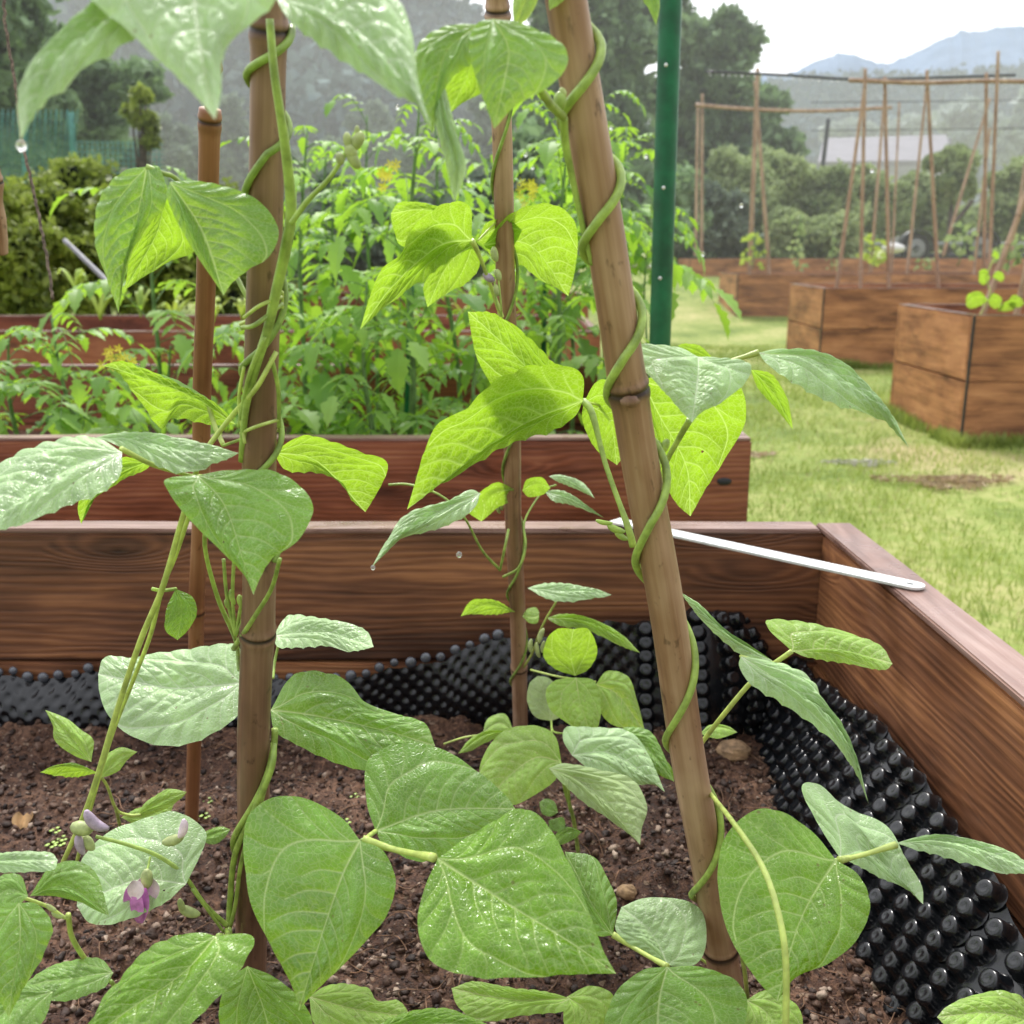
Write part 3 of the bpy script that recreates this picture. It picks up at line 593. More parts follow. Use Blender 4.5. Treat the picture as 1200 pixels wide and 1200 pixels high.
FCN = [(878, 330, 888, 80, 16.8, 6, 'far upright cane below the black pipe at its left end'), (902, 330, 885, 95, 16.6, 5, 'far cane leaning into the leftmost far upright cane'), (815, 300, 818, 120, 20.5, 4, 'leftmost far cane by the dark trees'), (822, 300, 823, 110, 20.6, 4, 'far cane just right of the leftmost one'),
 (980, 340, 1015, 90, 11.4, 5, 'dark far cane leaning right, left of the bed middle'), (1008, 345, 1014, 80, 11.2, 5, 'pale upright cane tied at the crossbar left of centre'), (1042, 345, 1037, 90, 11.3, 5, 'pale cane leaning slightly left in the second far bed'), (1020, 320, 1038, 95, 16.6, 4, 'thin dark cane leaning right behind the pale ones'),
 (1045, 320, 1054, 120, 17.2, 3, 'thinnest cane in the gap of the far frame'), (1062, 330, 1086, 100, 16.6, 4, 'far cane leaning right towards the crossbar'), (1100, 345, 1086, 82, 11.3, 5, 'tall pale cane leaning left in the second far bed'), (1105, 300, 1160, 115, 18, 4, 'slanting cane leaning hard right before the small tree'),
 (1153, 330, 1156, 85, 11.4, 5, 'pale cane of the right hand pair'), (1158, 345, 1170, 60, 11.2, 5, 'tallest cane at the right end of the frame'), (1140, 330, 1160, 150, 16.5, 4, 'short cane behind the right hand pair'), (1180, 330, 1210, 140, 16.5, 4, 'cane at the right edge of the far beds')]
for a in FCN: far_cane(*a[:6], label=a[6])
far_cane(1148, 378, 1225, 165, 6.8, 8, 'leaning cane in the nearest right hand bed'); far_cane(1190, 375, 1240, 130, 6.6, 8, 'cane at the right edge in the nearest right hand bed')
def bar(name, pts, d, w, mat, label, cat):
    return props(tubeobj(name, [P(x, y, d) for x, y in pts], w/2*d/F, mat, None, 8, 30), label, cat)
bar('crossbar', [(995, 94), (1080, 97), (1150, 95), (1215, 96)], 11.25, 5, M['bamfar'], 'pale bamboo crossbar tied along the tops of the far canes', 'crossbar')
bar('crossbar', [(815, 123), (880, 128), (960, 130), (1045, 126)], 17, 4, M['bamfar'], 'lower bamboo crossbar of the farther cane frame', 'crossbar')
bar('water_pipe', [(828, 84), (920, 88), (1000, 93), (1100, 91), (1190, 88)], 14, 3, M['pipe'], 'thin black irrigation pipe beaded with drops above the far beds', 'pipe')
A = Acc()
for x in np.arange(832, 1185, 7.5):
    y = np.interp(x, [828, 920, 1000, 1100, 1190], [84, 88, 93, 91, 88])+2.6; V, Fc = ball(P(x, y, 14), .012*rng.uniform(.5, 1.1), 6, 5, (1, 1, 1.4)); A.add(V, Fc)
props(A.build('pipe_drops', M['water']), 'row of rain drops hanging under the black pipe', 'water drops', kind='stuff')
for y_, lab in ((119, 'upper'), (152, 'lower')):
    bar('wire', [(950, y_+1), (1080, y_), (1230, y_-2)], 30, 1.1, M['pipe'], lab+' dark wire strung past the far canes', 'wire')
bar('fence_post', [(963, 205), (971, 139)], 30, 5, M['pipe'], 'dark slanting post holding the wires before the hills', 'post')

# green post -----------------------------------------------------------
def gpost():
    a = P(766, 640, 2.0); b = P(787, -40, 2.0); e = empty('garden_post', a, 'dark green metal post with small rivet holes right of the leaning cane', 'post')
    L = np.linalg.norm(b-a); r = 12*2.0/F; X_ = (b-a)/L
    seg = 20; V = []; 
    for t in np.linspace(0, 1, 40):
        c = a+(b-a)*t
        for k in range(seg):
            an = 2*PI*k/seg; rx = r*(1.0 if abs(math.sin(an)) < .95 else 1.0); V.append(c+np.array([math.cos(an)*rx*np.sign(1), math.sin(an)*r*.7, 0])*(1+.04*math.cos(4*an)))
    Fc = [(i*seg+j, i*seg+(j+1) % seg, (i+1)*seg+(j+1) % seg, (i+1)*seg+j) for i in range(39) for j in range(seg)]
    mesh('post_body', V, Fc, M['gpost'], e)
    for yy in (76, 220, 326):
        xx = np.interp(yy, [0, 405], [781, 773])+(1 if yy != 326 else -1); V, Fc = ball(P(xx, yy, 2.0-r*.72), .0036, 8, 6, (1, .4, 1)); mesh('rivet', V, Fc, M['steel'], e)
    g0 = a.copy(); tubeobj('post_foot', [a+np.array([0, 0, .005]), np.array([a[0]-.01, a[1], 0])], r*.7, M['gpost'], e)
gpost()

# ================================================================ BEAN LEAVES
def seg_dist(Pt, A_, B_):
    d = B_-A_; t = np.clip(((Pt-A_) @ d)/(d @ d+1e-12), 0, 1); return np.linalg.norm(Pt-(A_+t[..., None]*d), axis=-1), t
CAN = [(0, 0), (-.055, .10), (-.03, .24), (.08, .37), (.22, .425), (.36, .41), (.5, .35), (.64, .26), (.77, .16), (.88, .07), (.95, .025), (1, 0)]
TPL = {}
def template(nu, nv, var):
    key = (nu, nv, var)
    if key in TPL: return TPL[key]
    r = np.random.default_rng(100+var); E = catmull(CAN, nu); u = np.linspace(0, 1, nu); v = np.linspace(-1, 1, nv)
    U, Vv = np.meshgrid(u, v, indexing='ij'); a = np.abs(Vv); cx = U*(1-a)+E[:, 0][:, None]*a; cy = np.sign(Vv)*E[:, 1][:, None]*a
    Pt = np.stack([cx, cy], -1); D = np.full(U.shape, 9.); vein = np.zeros(U.shape)
    def line(pts, w0, w1, st):
        nonlocal D, vein
        S = catmull(pts, 26)
        for i in range(25):
            d, t = seg_dist(Pt, S[i], S[i+1]); f = (i+t)/25; w = w0+(w1-w0)*f; D = np.minimum(D, d+.012*(1-st)); vein = np.maximum(vein, st*np.exp(-(d/w)**2))
    line([(0, 0), (.5, r.uniform(-.01, .01)), (1, 0)], .0072, .003, 1.0)
    for s in (-1, 1):
        lat = np.array([(0, 0), (.16, .17), (.32, .255), (.48, .27), (.62, .235), (.72, .20)])*[1, s]; lat[1:] += r.uniform(-.012, .012, (5, 2)); line(lat, .0058, .0026, .95)
        for k, (bx, by) in enumerate(((.03, .03), (.09, .10), (.17, .175), (.27, .235), (.38, .265))):     # outward branches of the basal laterals
            ex = [-.02, .03, .16, .31, .46][k]; ey = [.22, .35, .41, .41, .36][k]; mx = (bx+ex)/2+.015; my = (by+ey)/2-.01
            line([(bx, by*s), (mx, my*s), (ex, ey*s)], .0038, .0018, .75)
        for k in range(7):
            b0 = .20+k*.115+r.uniform(-.015, .015); ln = [.15, .17, .20, .20, .16, .11, .07][k]; ex = b0+ln*.95; ey = ln*[.95, 1.05, 1.05, .92, .75, .6, .5][k]
            line([(b0, 0), (b0+ln*.38, ey*.58*s), (ex, ey*s)], .0044, .0019, .85)
            # cross veins
            for q in range(3):
                fx = b0+ln*.3*(q+1)*.8; fy = ey*(.25+.28*q); line([(fx, fy*s), (fx+.035, (fy-.03)*s), (fx+.085, (fy-.035)*s)], .003, .0016, .4)
    h = 1-np.exp(-(D/.040)); h = h+.25*fbm(cx*14, cy*14, var*3.3, o=3)
    und = fbm(cx*2.6, cy*3.0, var*5.1, o=2)
    T = dict(u=u, v=v, U=U, V=Vv, uv=np.stack([cx+var*1.7, cy], -1).reshape(-1, 2), vein=vein.ravel(), h=h, und=und, F=gridfaces(nu, nv)); TPL[key] = T; return T
lv_count = [0]
def leaf(parent, pts, d, k=.8, kx=0.0, top=True, mat=None, label=None, bump=1.0, cup=.08, dtip=0.0, name='leaf'):
    """pts = 'base|mid..|tip' lists of pixels seen in the photo: (midrib, left edge, right edge); lifted to a tilted, cupped surface in the world"""
    mid, Lp, Rp = pts; lv_count[0] += 1; var = lv_count[0] % 5
    mid = np.array(mid, float); b, t = mid[0], mid[-1]; size = max(np.linalg.norm(t-b), np.linalg.norm(np.array(Lp).mean(0)-np.array(Rp).mean(0))*1.3)
    T = template(170, 141, var) if size > 110 else (template(84, 65, var) if size > 55 else template(36, 25, var))
    nu, nv = len(T['u']), len(T['v'])
    Mi = catmull(mid, nu); Le = catmull(np.vstack([b, Lp, t]), nu); Re = catmull(np.vstack([b, Rp, t]), nu)
    v = T['v'][None, :, None]; a = np.abs(v); Ed = np.where(v < 0, Le[:, None], Re[:, None]); W = Mi[:, None]*(1-a)+Ed*a
    rg = np.random.default_rng(lv_count[0]); wob = vnoise(T['U']*9, np.sign(T['V'])*3, lv_count[0])*(a[..., 0]**6)*size*.010*np.sin(PI*np.clip(T['U'], 0, 1)); W = W+wob[..., None]*np.sign(v)*np.array([.6, .8])
    X_, Y_ = W[..., 0], W[..., 1]; kk = k if top else -k
    dd = d*(1+(kk*(b[1]-Y_)+kx*(X_-b[0]))/F) + dtip*T['U']**2*d*size/F
    Pw = P(X_, Y_, dd); S = size*d/F
    # upper normal
    cu = Pw[-1, nv//2]-Pw[0, nv//2]; cv = Pw[nu//2, -1]-Pw[nu//2, 0]; N = np.cross(cu, cv); N /= np.linalg.norm(N)
    toward = (CAM-Pw[nu//2, nv//2]) @ N > 0
    flip = toward != top
    if flip: N = -N
    U, Vv = T['U'], T['V']; off = S*(cup*(1-Vv**2)*np.sin(PI*U)*1.0 - .045*np.exp(-(Vv/.22)**2)*np.sin(PI*U) + T['und']*.045*np.sin(PI*U)*np.cos(Vv*1.2) + .029*bump*T['h']*np.minimum(1, 6*U*(1-U)))
    Pw = Pw+off[..., None]*N
    Fc = T['F'] if not flip else T['F'][:, ::-1]
    # mesh normals must be the upper side
    q = Pw.reshape(-1, 3); f = Fc[len(Fc)//2+nv//4]; nn = np.cross(q[f[1]]-q[f[0]], q[f[2]]-q[f[0]])
    if nn @ N < 0: Fc = Fc[:, ::-1]
    mt = mat or ('leaf' if top else 'leafu')
    o = mesh(name, q, np.ascontiguousarray(Fc), M[mt], parent, uv=T['uv'], attrs={'vein': T['vein']})
    if label: o['label'] = label
    return o
def dax(c, y):
    q = c[0]+(c[1]-c[0])*fr(c[0], c[1], y); return float(q[1])
def stalk(parent, pts, r, mat='stem', name='petiole', pulv=False, seg=8):
    """pts = (x, y, depth) triples; r in metres, single or list"""
    Q = [P(x, y, d) for x, y, d in pts]; n = max(14, len(Q)*8)
    if pulv: r0 = r; r = [r0*1.5, r0*1.35, r0, r0, r0, r0, r0*1.3, r0*1.45]
    V, Fc = tube(Q, r, seg, n); return mesh(name, V, Fc, M[mat], parent)
def helix(parent, c, ys, r, mat='stemd', r1=None, phase0=0.0, ytop=None, ybot=None, name='vine'):
    """vine round a cane: ys = pixel rows where it crosses the front"""
    p0, p1 = c[0], c[1]; rc0, rc1 = c[2], c[3]; ts = [fr(p0, p1, y) for y in ys]; ph = [2*PI*i for i in range(len(ys))]
    yt = fr(p0, p1, ytop) if ytop is not None else ts[0]+.5*(ts[0]-ts[1]); ybt = fr(p0, p1, ybot) if ybot is not None else ts[-1]
    sl0 = 2*PI/(ts[0]-ts[1]); sl1 = 2*PI/(ts[-2]-ts[-1])
    tt = np.linspace(yt, ybt, 40*len(ys)+10); order = np.argsort(ts); phi = np.interp(tt, np.array(ts)[order], np.array(ph, float)[order])
    phi = np.where(tt > ts[0], -(tt-ts[0])*sl0, phi); phi = np.where(tt < ts[-1], ph[-1]+(ts[-1]-tt)*sl1, phi)
    Z_ = (p1-p0)/np.linalg.norm(p1-p0); out = []
    for t_, f_ in zip(tt, phi):
        q = p0+(p1-p0)*t_; tc = CAM-q; tc -= Z_*(tc @ Z_); tc /= np.linalg.norm(tc); rt = np.cross(Z_, tc); R = rc0+(rc1-rc0)*t_+r*.95
        out.append(q+R*(math.cos(f_)*tc-math.sin(f_)*rt))
    V, Fc = tube(np.array(out), [r, r1 or r], 8, raw=True); return mesh(name, V, Fc, M[mat], parent)
CL = (cL[0], cL[1], rr_(cL[0], 36), rr_(cL[1], 42)); CM = (cM[0], cM[1], rr_(cM[0], 17), rr_(cM[1], 26)); CR = (cR[0], cR[1], rr_(cR[0], 37), rr_(cR[1], 50))
BP = 'bean plants growing in the nearest bed'
# ------------------------------------------------ plant on the left cane
pl = empty('bean_plant', on_soil(290, 1215), 'large bean plant climbing the thick left cane, with purple flower and big glossy leaves', 'bean plant', BP)
L_ = lambda *a, **k: leaf(pl, *a, **k)
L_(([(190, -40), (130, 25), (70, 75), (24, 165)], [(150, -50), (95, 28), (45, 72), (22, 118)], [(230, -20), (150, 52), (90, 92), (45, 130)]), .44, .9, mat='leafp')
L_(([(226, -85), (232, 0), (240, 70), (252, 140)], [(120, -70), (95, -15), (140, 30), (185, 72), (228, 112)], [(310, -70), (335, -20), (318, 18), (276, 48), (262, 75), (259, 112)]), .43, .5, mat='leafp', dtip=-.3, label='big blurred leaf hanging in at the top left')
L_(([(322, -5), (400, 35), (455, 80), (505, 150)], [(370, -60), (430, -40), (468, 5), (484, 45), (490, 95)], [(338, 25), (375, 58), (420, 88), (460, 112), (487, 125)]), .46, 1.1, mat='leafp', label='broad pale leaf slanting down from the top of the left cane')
L_(([(513, 100), (522, 150), (535, 195), (532, 237)], [(508, 120), (511, 150), (520, 185), (527, 215)], [(522, 105), (533, 150), (546, 192), (541, 218)]), .50, .5, mat='leafp')
L_(([(172, 195), (160, 270), (139, 367)], [(142, 203), (116, 238), (113, 285), (125, 325), (133, 348)], [(188, 198), (197, 235), (176, 265), (156, 300), (144, 338)]), .62, .4, mat='leaf')
L_(([(199, 213), (235, 270), (262, 346)], [(196, 232), (212, 268), (233, 303), (250, 328)], [(240, 214), (300, 234), (326, 268), (318, 298), (290, 318), (272, 332)]), .60, .4, mat='leaf')
L_(([(190, 212), (185, 270), (146, 340)], [(168, 255), (152, 300)], [(208, 245), (230, 291), (188, 313)]), .64, .5, top=False, label='yellow backlit leaf behind the two hanging leaves at upper left')
L_(([(276, 497), (240, 478), (180, 452), (120, 428)], [(250, 472), (200, 449), (148, 425)], [(250, 500), (205, 492), (188, 506), (165, 475), (140, 440)]), .70, .7, top=False)
L_(([(143, 530), (90, 550), (40, 585), (-25, 628)], [(110, 514), (60, 518), (20, 535), (-15, 570)], [(142, 558), (120, 580), (70, 600), (20, 618)]), .60, 1.4, mat='leafp', label='pale leaf reaching out of the picture at the left')
L_(([(112, 512), (160, 520), (225, 535), (280, 531)], [(160, 509), (220, 518), (262, 527)], [(150, 530), (190, 550), (225, 557), (262, 541)]), .66, 1.6, mat='leafp')
L_(([(175, 540), (125, 565), (95, 614)], [(140, 538), (103, 565), (91, 592)], [(172, 550), (140, 566), (106, 588)]), .70, .6, top=False)
L_(([(232, 557), (268, 600), (297, 697)], [(196, 562), (198, 577), (220, 607), (260, 647), (286, 674)], [(270, 552), (320, 553), (356, 575), (367, 600), (350, 633), (320, 655), (304, 680)]), .60, .7, mat='leaf', label='large heart shaped leaf in front of the left cane')
L_(([(320, 530), (370, 545), (428, 600)], [(360, 511), (420, 531), (453, 543), (449, 565), (436, 588)], [(335, 552), (370, 556), (400, 568), (412, 587)]), .74, .7, top=False)
L_(([(206, 690), (214, 715), (208, 750)], [(196, 712), (194, 738)], [(226, 700), (231, 720), (222, 737)]), .70, .5, mat='leafd')
L_(([(285, 800), (200, 808), (115, 790)], [(277, 757), (210, 763), (160, 771), (124, 771)], [(279, 840), (240, 865), (195, 875), (155, 865), (128, 840), (117, 812)]), .84, 1.0, mat='leafp', label='glossy crinkled leaf behind the left cane')
L_(([(320, 745), (380, 742), (438, 758)], [(340, 722), (390, 728), (428, 739)], [(330, 761), (380, 758), (412, 764)]), .82, 1.6, mat='leafp')
L_(([(317, 832), (400, 848), (510, 874)], [(348, 790), (400, 795), (430, 825), (470, 840), (498, 848)], [(325, 860), (370, 885), (415, 903), (445, 902)]), .78, .9, mat='leaf')
L_(([(440, 974), (515, 953), (604, 948)], [(430, 940), (431, 890), (470, 872), (520, 880), (562, 906), (592, 932)], [(452, 992), (490, 1010), (530, 1000), (572, 975)]), .68, .9, mat='leaf', label='crinkled leaf behind the big glossy one')
L_(([(422, 985), (396, 1040), (350, 1185)], [(400, 958), (360, 937), (318, 935), (293, 955), (286, 1000), (295, 1060), (320, 1112), (342, 1155)], [(450, 998), (464, 1035), (455, 1070), (420, 1115), (382, 1150), (360, 1172)]), .60, .6, mat='leaf', label='large smooth leaf hanging at the bottom in front of the left cane')
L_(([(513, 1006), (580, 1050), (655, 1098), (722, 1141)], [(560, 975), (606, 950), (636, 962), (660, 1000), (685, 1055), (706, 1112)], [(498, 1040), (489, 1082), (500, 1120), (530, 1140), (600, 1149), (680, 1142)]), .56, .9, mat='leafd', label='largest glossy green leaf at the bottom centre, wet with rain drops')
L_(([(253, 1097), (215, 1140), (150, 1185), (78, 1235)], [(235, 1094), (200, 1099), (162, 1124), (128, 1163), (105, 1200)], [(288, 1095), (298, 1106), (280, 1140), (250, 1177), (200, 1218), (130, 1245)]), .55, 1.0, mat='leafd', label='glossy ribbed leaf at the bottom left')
L_(([(290, 1132), (310, 1180), (330, 1250)], [(268, 1150), (257, 1190), (275, 1235)], [(322, 1145), (352, 1170), (367, 1202), (350, 1235)]), .62, .6, mat='leafd')
L_(([(218, 1036), (160, 1035), (90, 1062)], [(236, 1000), (240, 973), (205, 952), (165, 962), (125, 978), (95, 1012)], [(192, 1060), (150, 1080), (108, 1083)]), .70, 1.0, mat='leafp')
L_(([(362, 1168), (420, 1185), (482, 1192)], [(390, 1154), (430, 1158), (442, 1174), (468, 1174)], [(372, 1205), (420, 1220), (460, 1210)]), .66, 1.1, mat='leafy')
L_(([(430, 1215), (500, 1202), (580, 1205)], [(460, 1192), (520, 1183), (560, 1196)], [(460, 1240), (520, 1245), (560, 1230)]), .58, 1.1, mat='leafd')
L_(([(668, 1170), (600, 1172), (529, 1158)], [(640, 1163), (590, 1157), (555, 1151)], [(660, 1186), (620, 1190), (565, 1198), (537, 1180)]), .64, 1.1, mat='leafy')
L_(([(664, 1168), (690, 1190), (692, 1240)], [(660, 1190), (668, 1222)], [(692, 1155), (719, 1168), (712, 1205)]), .66, .8, mat='leafy')
# low flowering shoot at the far left edge
L_(([(35, 1050), (80, 1040), (128, 1073)], [(60, 1016), (92, 1010), (112, 1022), (122, 1048)], [(60, 1050), (92, 1057), (115, 1068)]), .60, .8, mat='leaf')
L_(([(-30, 1012), (30, 1010), (68, 1008)], [(-5, 1001), (55, 999)], [(-5, 1023), (58, 1021)]), .60, 1.3, mat='leafp')
L_(([(22, 1058), (24, 1110), (10, 1192)], [(-6, 1062), (-22, 1100), (-10, 1150)], [(45, 1060), (62, 1085), (50, 1122), (27, 1162)]), .56, .6, mat='leaf')
L_(([(33, 1050), (10, 1042), (-15, 1060)], [(24, 1026), (0, 1028)], [(18, 1065), (-4, 1074)]), .58, .9, mat='leaf')
L_(([(133, 1140), (80, 1150), (25, 1157)], [(115, 1124), (70, 1130), (40, 1145)], [(120, 1160), (80, 1174), (45, 1170)]), .62, 1.3, mat='leaf')
L_(([(62, 1162), (15, 1180), (-25, 1225)], [(25, 1152), (-5, 1168)], [(56, 1188), (38, 1215), (0, 1240)]), .58, 1.0, mat='leaf')
S_ = lambda *a, **k: stalk(pl, *a, **k)
# stems
helix(pl, CL, [60, 175, 400, 540], .0022, r1=.0020, ytop=30, ybot=650)
helix(pl, CL, [925, 1150], .0026, ytop=855, ybot=1100, mat='stem')
S_([(x, y, dax(cL, y)-o) for x, y, o in ((316, 22, .022), (322, 90, .026), (334, 170, .026), (341, 245, .022), (335, 290, .022), (324, 340, .021), (314, 385, .021), (300, 430, .021), (288, 480, .014), (283, 540, .004))], [.0021, .0024, .0029, .0034, .0032, .0028, .0022, .0022], name='vine')
S_([(324, 412, dax(cL, 412)-.018), (300, 455, dax(cL, 455)-.026), (268, 492, .66), (235, 540, .655), (213, 610, .66), (190, 690, .67), (165, 750, .69), (138, 830, .72), (104, 940, .74), (72, 1015, .76)], [.0015, .0017, .0021, .0022, .0022, .002], mat='stemy', name='vine')
S_([(228, 585, .665), (206, 650, .675), (190, 690, .685), (176, 745, .70), (155, 800, .72), (130, 865, .74), (104, 955, .76), (90, 1010, .78)], [.0016, .0017, .0017, .0016], mat='stemy', name='vine')
S_([(178, 690, .675), (190, 692, .68), (206, 690, .70)], .0013)
S_([(x, y, dax(cL, y)-o) for x, y, o in ((321, 870, .0), (318, 900, .015), (298, 950, .022), (276, 1000, .012), (270, 1050, .01), (268, 1090, .02))], [.0025, .0027, .0026, .0028], name='vine')
S_([(x, y, dax(cL, y)-o) for x, y, o in ((314, 910, .016), (303, 950, .02), (284, 1005, .02), (276, 1060, .018), (270, 1085, .02))], .0018, name='vine')
S_([(280, 785, .83), (276, 750, .76), (255, 700, .72), (240, 640, .70), (245, 600, .69)], [.0016, .0019, .0015])
for tx, ty in ((262, 655), (275, 640), (300, 670), (325, 660)): S_([(276, 745, .70), ((tx+270)/2, 700, .70), (tx, ty, .70)], .0013)
S_([(274, 760, .715), (300, 720, .66), (318, 690, .64), (328, 655, .62)], [.0022, .0017, .0014])
S_([(320, 795, .80), (322, 775, .815), (326, 757, .82)], .0012)
S_([(142, 526, .605), (180, 545, .63), (222, 557, .65), (236, 558, .61)], [.0018, .0013, .0013], mat='stemy', pulv=False)
S_([(243, 470, .70), (252, 500, .69), (262, 522, .68)], .0017, mat='stemy')
S_([(262, 522, .67), (290, 512, .655), (325, 498, .66), (326, 505, .70)], [.0010, .0011, .001])
S_([(172, 195, .62), (190, 203, .62), (212, 216, .63), (260, 290, .66), (285, 340, .65), (300, 365, .645), (315, 385, .64)], [.0015, .0014, .0013, .0015, .0019], pulv=False)
S_([(341, 262, .585), (360, 236, .58), (385, 210, .57), (402, 185, .565), (408, 172, .56)], [.0017, .0013, .0010], mat='stem', name='flower_stalk')
S_([(282, 380, .655), (300, 370, .635), (325, 350, .63), (331, 342, .625)], [.0012, .0013, .0009], mat='stemy')
S_([(331, 342, .625), (330, 375, .63), (318, 388, .63)], .0009, mat='stemy')
S_([(425, 984, .605), (460, 995, .60), (508, 1005, .56)], .0021, mat='stemy', pulv=True)
S_([(425, 985, .62), (380, 1010, .70), (330, 1030, .76), (290, 1050, .78)], .0018)
S_([(440, 974, .68), (432, 980, .65), (428, 985, .62)], .0017, mat='stemy')
S_([(266, 1085, .735), (240, 1060, .72), (215, 1025, .71), (185, 1003, .705), (150, 990, .70), (112, 980, .695)], [.0022, .0018, .0016, .0013], name='flower_stalk')
S_([(262, 1092, .73), (240, 1062, .71), (225, 1042, .705)], .0012)
S_([(265, 1090, .73), (268, 1098, .70), (256, 1097, .57)], .002)
S_([(268, 1090, .74), (270, 1140, .80), (272, 1215, .84)], [.0028, .003], name='vine')
S_([(22, 1050, .60), (55, 1062, .60), (75, 1075, .60), (82, 1075, .60)], .0013, mat='stemy')
S_([(80, 1072, .60), (85, 1100, .62), (105, 1130, .64), (128, 1148, .66)], [.0019, .0017], mat='stemy')
S_([(130, 1150, .62), (150, 1180, .68), (170, 1215, .80)], .0015)
def petal(cx, cy, d, L, w, ang, mat, parent, name='petal', curl=.3):
    n = 11; U, Vv = np.meshgrid(np.linspace(0, 1, n), np.linspace(-1, 1, n), indexing='ij'); wd = w*np.sin(PI*np.clip(U*.85+.08, 0, 1))**.7
    lx = Vv*wd; ly = U*L; ca, sa = math.cos(ang), math.sin(ang); xx = cx+lx*ca+ly*sa; yy = cy-lx*sa+ly*ca
    dd = d-curl*w*(Vv**2-.3)*d/F+curl*L*.3*np.sin(PI*U)*-d/F
    return mesh(name, P(xx, yy, dd).reshape(-1, 3), gridfaces(n, n), M[mat], parent)
def bud(cx, cy, d, L, w, ang, mat, parent, name='bud', bend=.3):
    s = L*d/F; a = np.linspace(-.5, .5, 9); pts = []
    for t in a: lx = bend*L*(t*t-.1); pts.append(P(cx+lx*math.cos(ang)+t*L*math.sin(ang), cy-lx*math.sin(ang)+t*L*math.cos(ang), d))
    r = w*d/F/2*np.array([.35, .75, .95, 1, .98, .9, .7, .3]); V, Fc = tube(pts, r, 12, 22); return mesh(name, V, Fc, M[mat], parent)
fl = empty('flower', P(165, 1045, .69)); adopt(fl, pl); 
petal(170, 1028, .688, 30, 15, .15, 'purl', fl, 'banner'); petal(158, 1034, .684, 34, 9, -.25, 'pur', fl, 'wing'); petal(168, 1040, .682, 42, 9, -.1, 'pur', fl, 'wing'); petal(158, 1042, .680, 38, 8, .12, 'pur', fl, 'wing'); petal(160, 1032, .679, 22, 10, -.1, 'purl', fl, 'banner')
bud(172, 1030, .685, 22, 16, 0, 'budg', fl, 'calyx', 0); S_([(176, 1004, .70), (174, 1014, .695), (172, 1022, .69)], .0009)
bud(96, 970, .69, 26, 20, 1.4, 'budg', pl); bud(112, 963, .685, 34, 15, .9, 'budp', pl, bend=.7); bud(94, 990, .69, 24, 12, .3, 'budp', pl); bud(104, 988, .694, 20, 14, .6, 'budg', pl)
bud(203, 984, .70, 26, 14, 1.9, 'budg', pl); bud(214, 971, .697, 22, 12, 2.9, 'purl', pl, bend=.5); bud(222, 1068, .715, 26, 14, 1.2, 'budg', pl); bud(213, 1061, .713, 16, 9, .4, 'budg', pl)
bud(68, 1072, .60, 16, 8, 1.2, 'budg', pl); bud(60, 1064, .60, 14, 7, 1.0, 'budg', pl)
for a in ((412, 178, 20, 14, .3), (420, 165, 22, 13, -.4), (408, 165, 20, 10, .2), (415, 187, 24, 12, .5), (399, 186, 14, 10, .2), (419, 154, 14, 6, .1)): bud(a[0], a[1], .56, a[2], a[3], a[4], 'budg', pl)
for a in ((318, 366, 12, 8), (324, 372, 14, 8), (314, 352, 14, 7), (282, 705, 16, 8), (272, 700, 18, 7), (292, 700, 14, 7), (266, 708, 12, 6), (320, 425, 12, 7), (318, 436, 10, 6)): bud(a[0], a[1], .64 if a[1] < 500 else .70, a[2], a[3], .3, 'stem', pl)
for k_, (a_, b_, c_) in enumerate((((286, 372, -.018), (305, 358, -.030), (330, 348, -.010)), ((284, 384, -.010), (300, 380, -.030), (331, 356, -.008)), ((282, 508, -.004), (300, 500, -.026), (326, 492, -.010)), ((318, 420, -.020), (326, 455, -.016), (327, 500, -.008)), ((286, 430, -.012), (280, 470, -.004), (287, 520, -.014)), ((310, 395, -.026), (292, 440, -.024), (280, 500, -.004)))):
    S_([(x, y, dax(cL, y)+o) for x, y, o in (a_, b_, c_)], .0011+.0003*(k_ % 2), mat='stem' if k_ % 2 else 'stemy', name='tendril')
# ------------------------------------------------ leggy seedling by the left strand
ps = empty('bean_plant', on_soil(140, 1010), 'small young bean shoot with nibbled leaves on the soil at the left', 'bean plant', BP)
leaf(ps, ([(107, 893), (82, 862), (53, 832)], [(88, 886), (66, 870), (62, 850)], [(110, 868), (96, 856), (78, 842)]), .86, .8, mat='leafy')
leaf(ps, ([(115, 906), (80, 900), (47, 905)], [(90, 897), (65, 898)], [(90, 911), (65, 910)]), .86, 1.0, top=False)
leaf(ps, ([(118, 912), (138, 890), (161, 881)], [(120, 890), (140, 876)], [(138, 905), (150, 890)]), .86, .8, mat='leafy')
leaf(ps, ([(160, 956), (190, 940), (219, 928)], [(172, 940), (196, 925)], [(190, 950), (210, 938)]), .90, .8, mat='leafy')
leaf(ps, ([(142, 958), (170, 958), (204, 942)], [(160, 948), (190, 942)], [(165, 968), (195, 958)]), .92, .8, mat='leafy')
leaf(ps, ([(235, 985), (250, 978), (270, 972)], [(240, 975), (258, 969)], [(250, 990), (262, 983)]), 1.02, .9, mat='leafd')
stalk(ps, [(113, 905, .86), (125, 920, .87), (136, 948, .89), (150, 955, .90), (165, 955, .90)], .0014, mat='stemy'); stalk(ps, [(136, 948, .89), (142, 975, .93), (148, 1005, .97)], .0017)
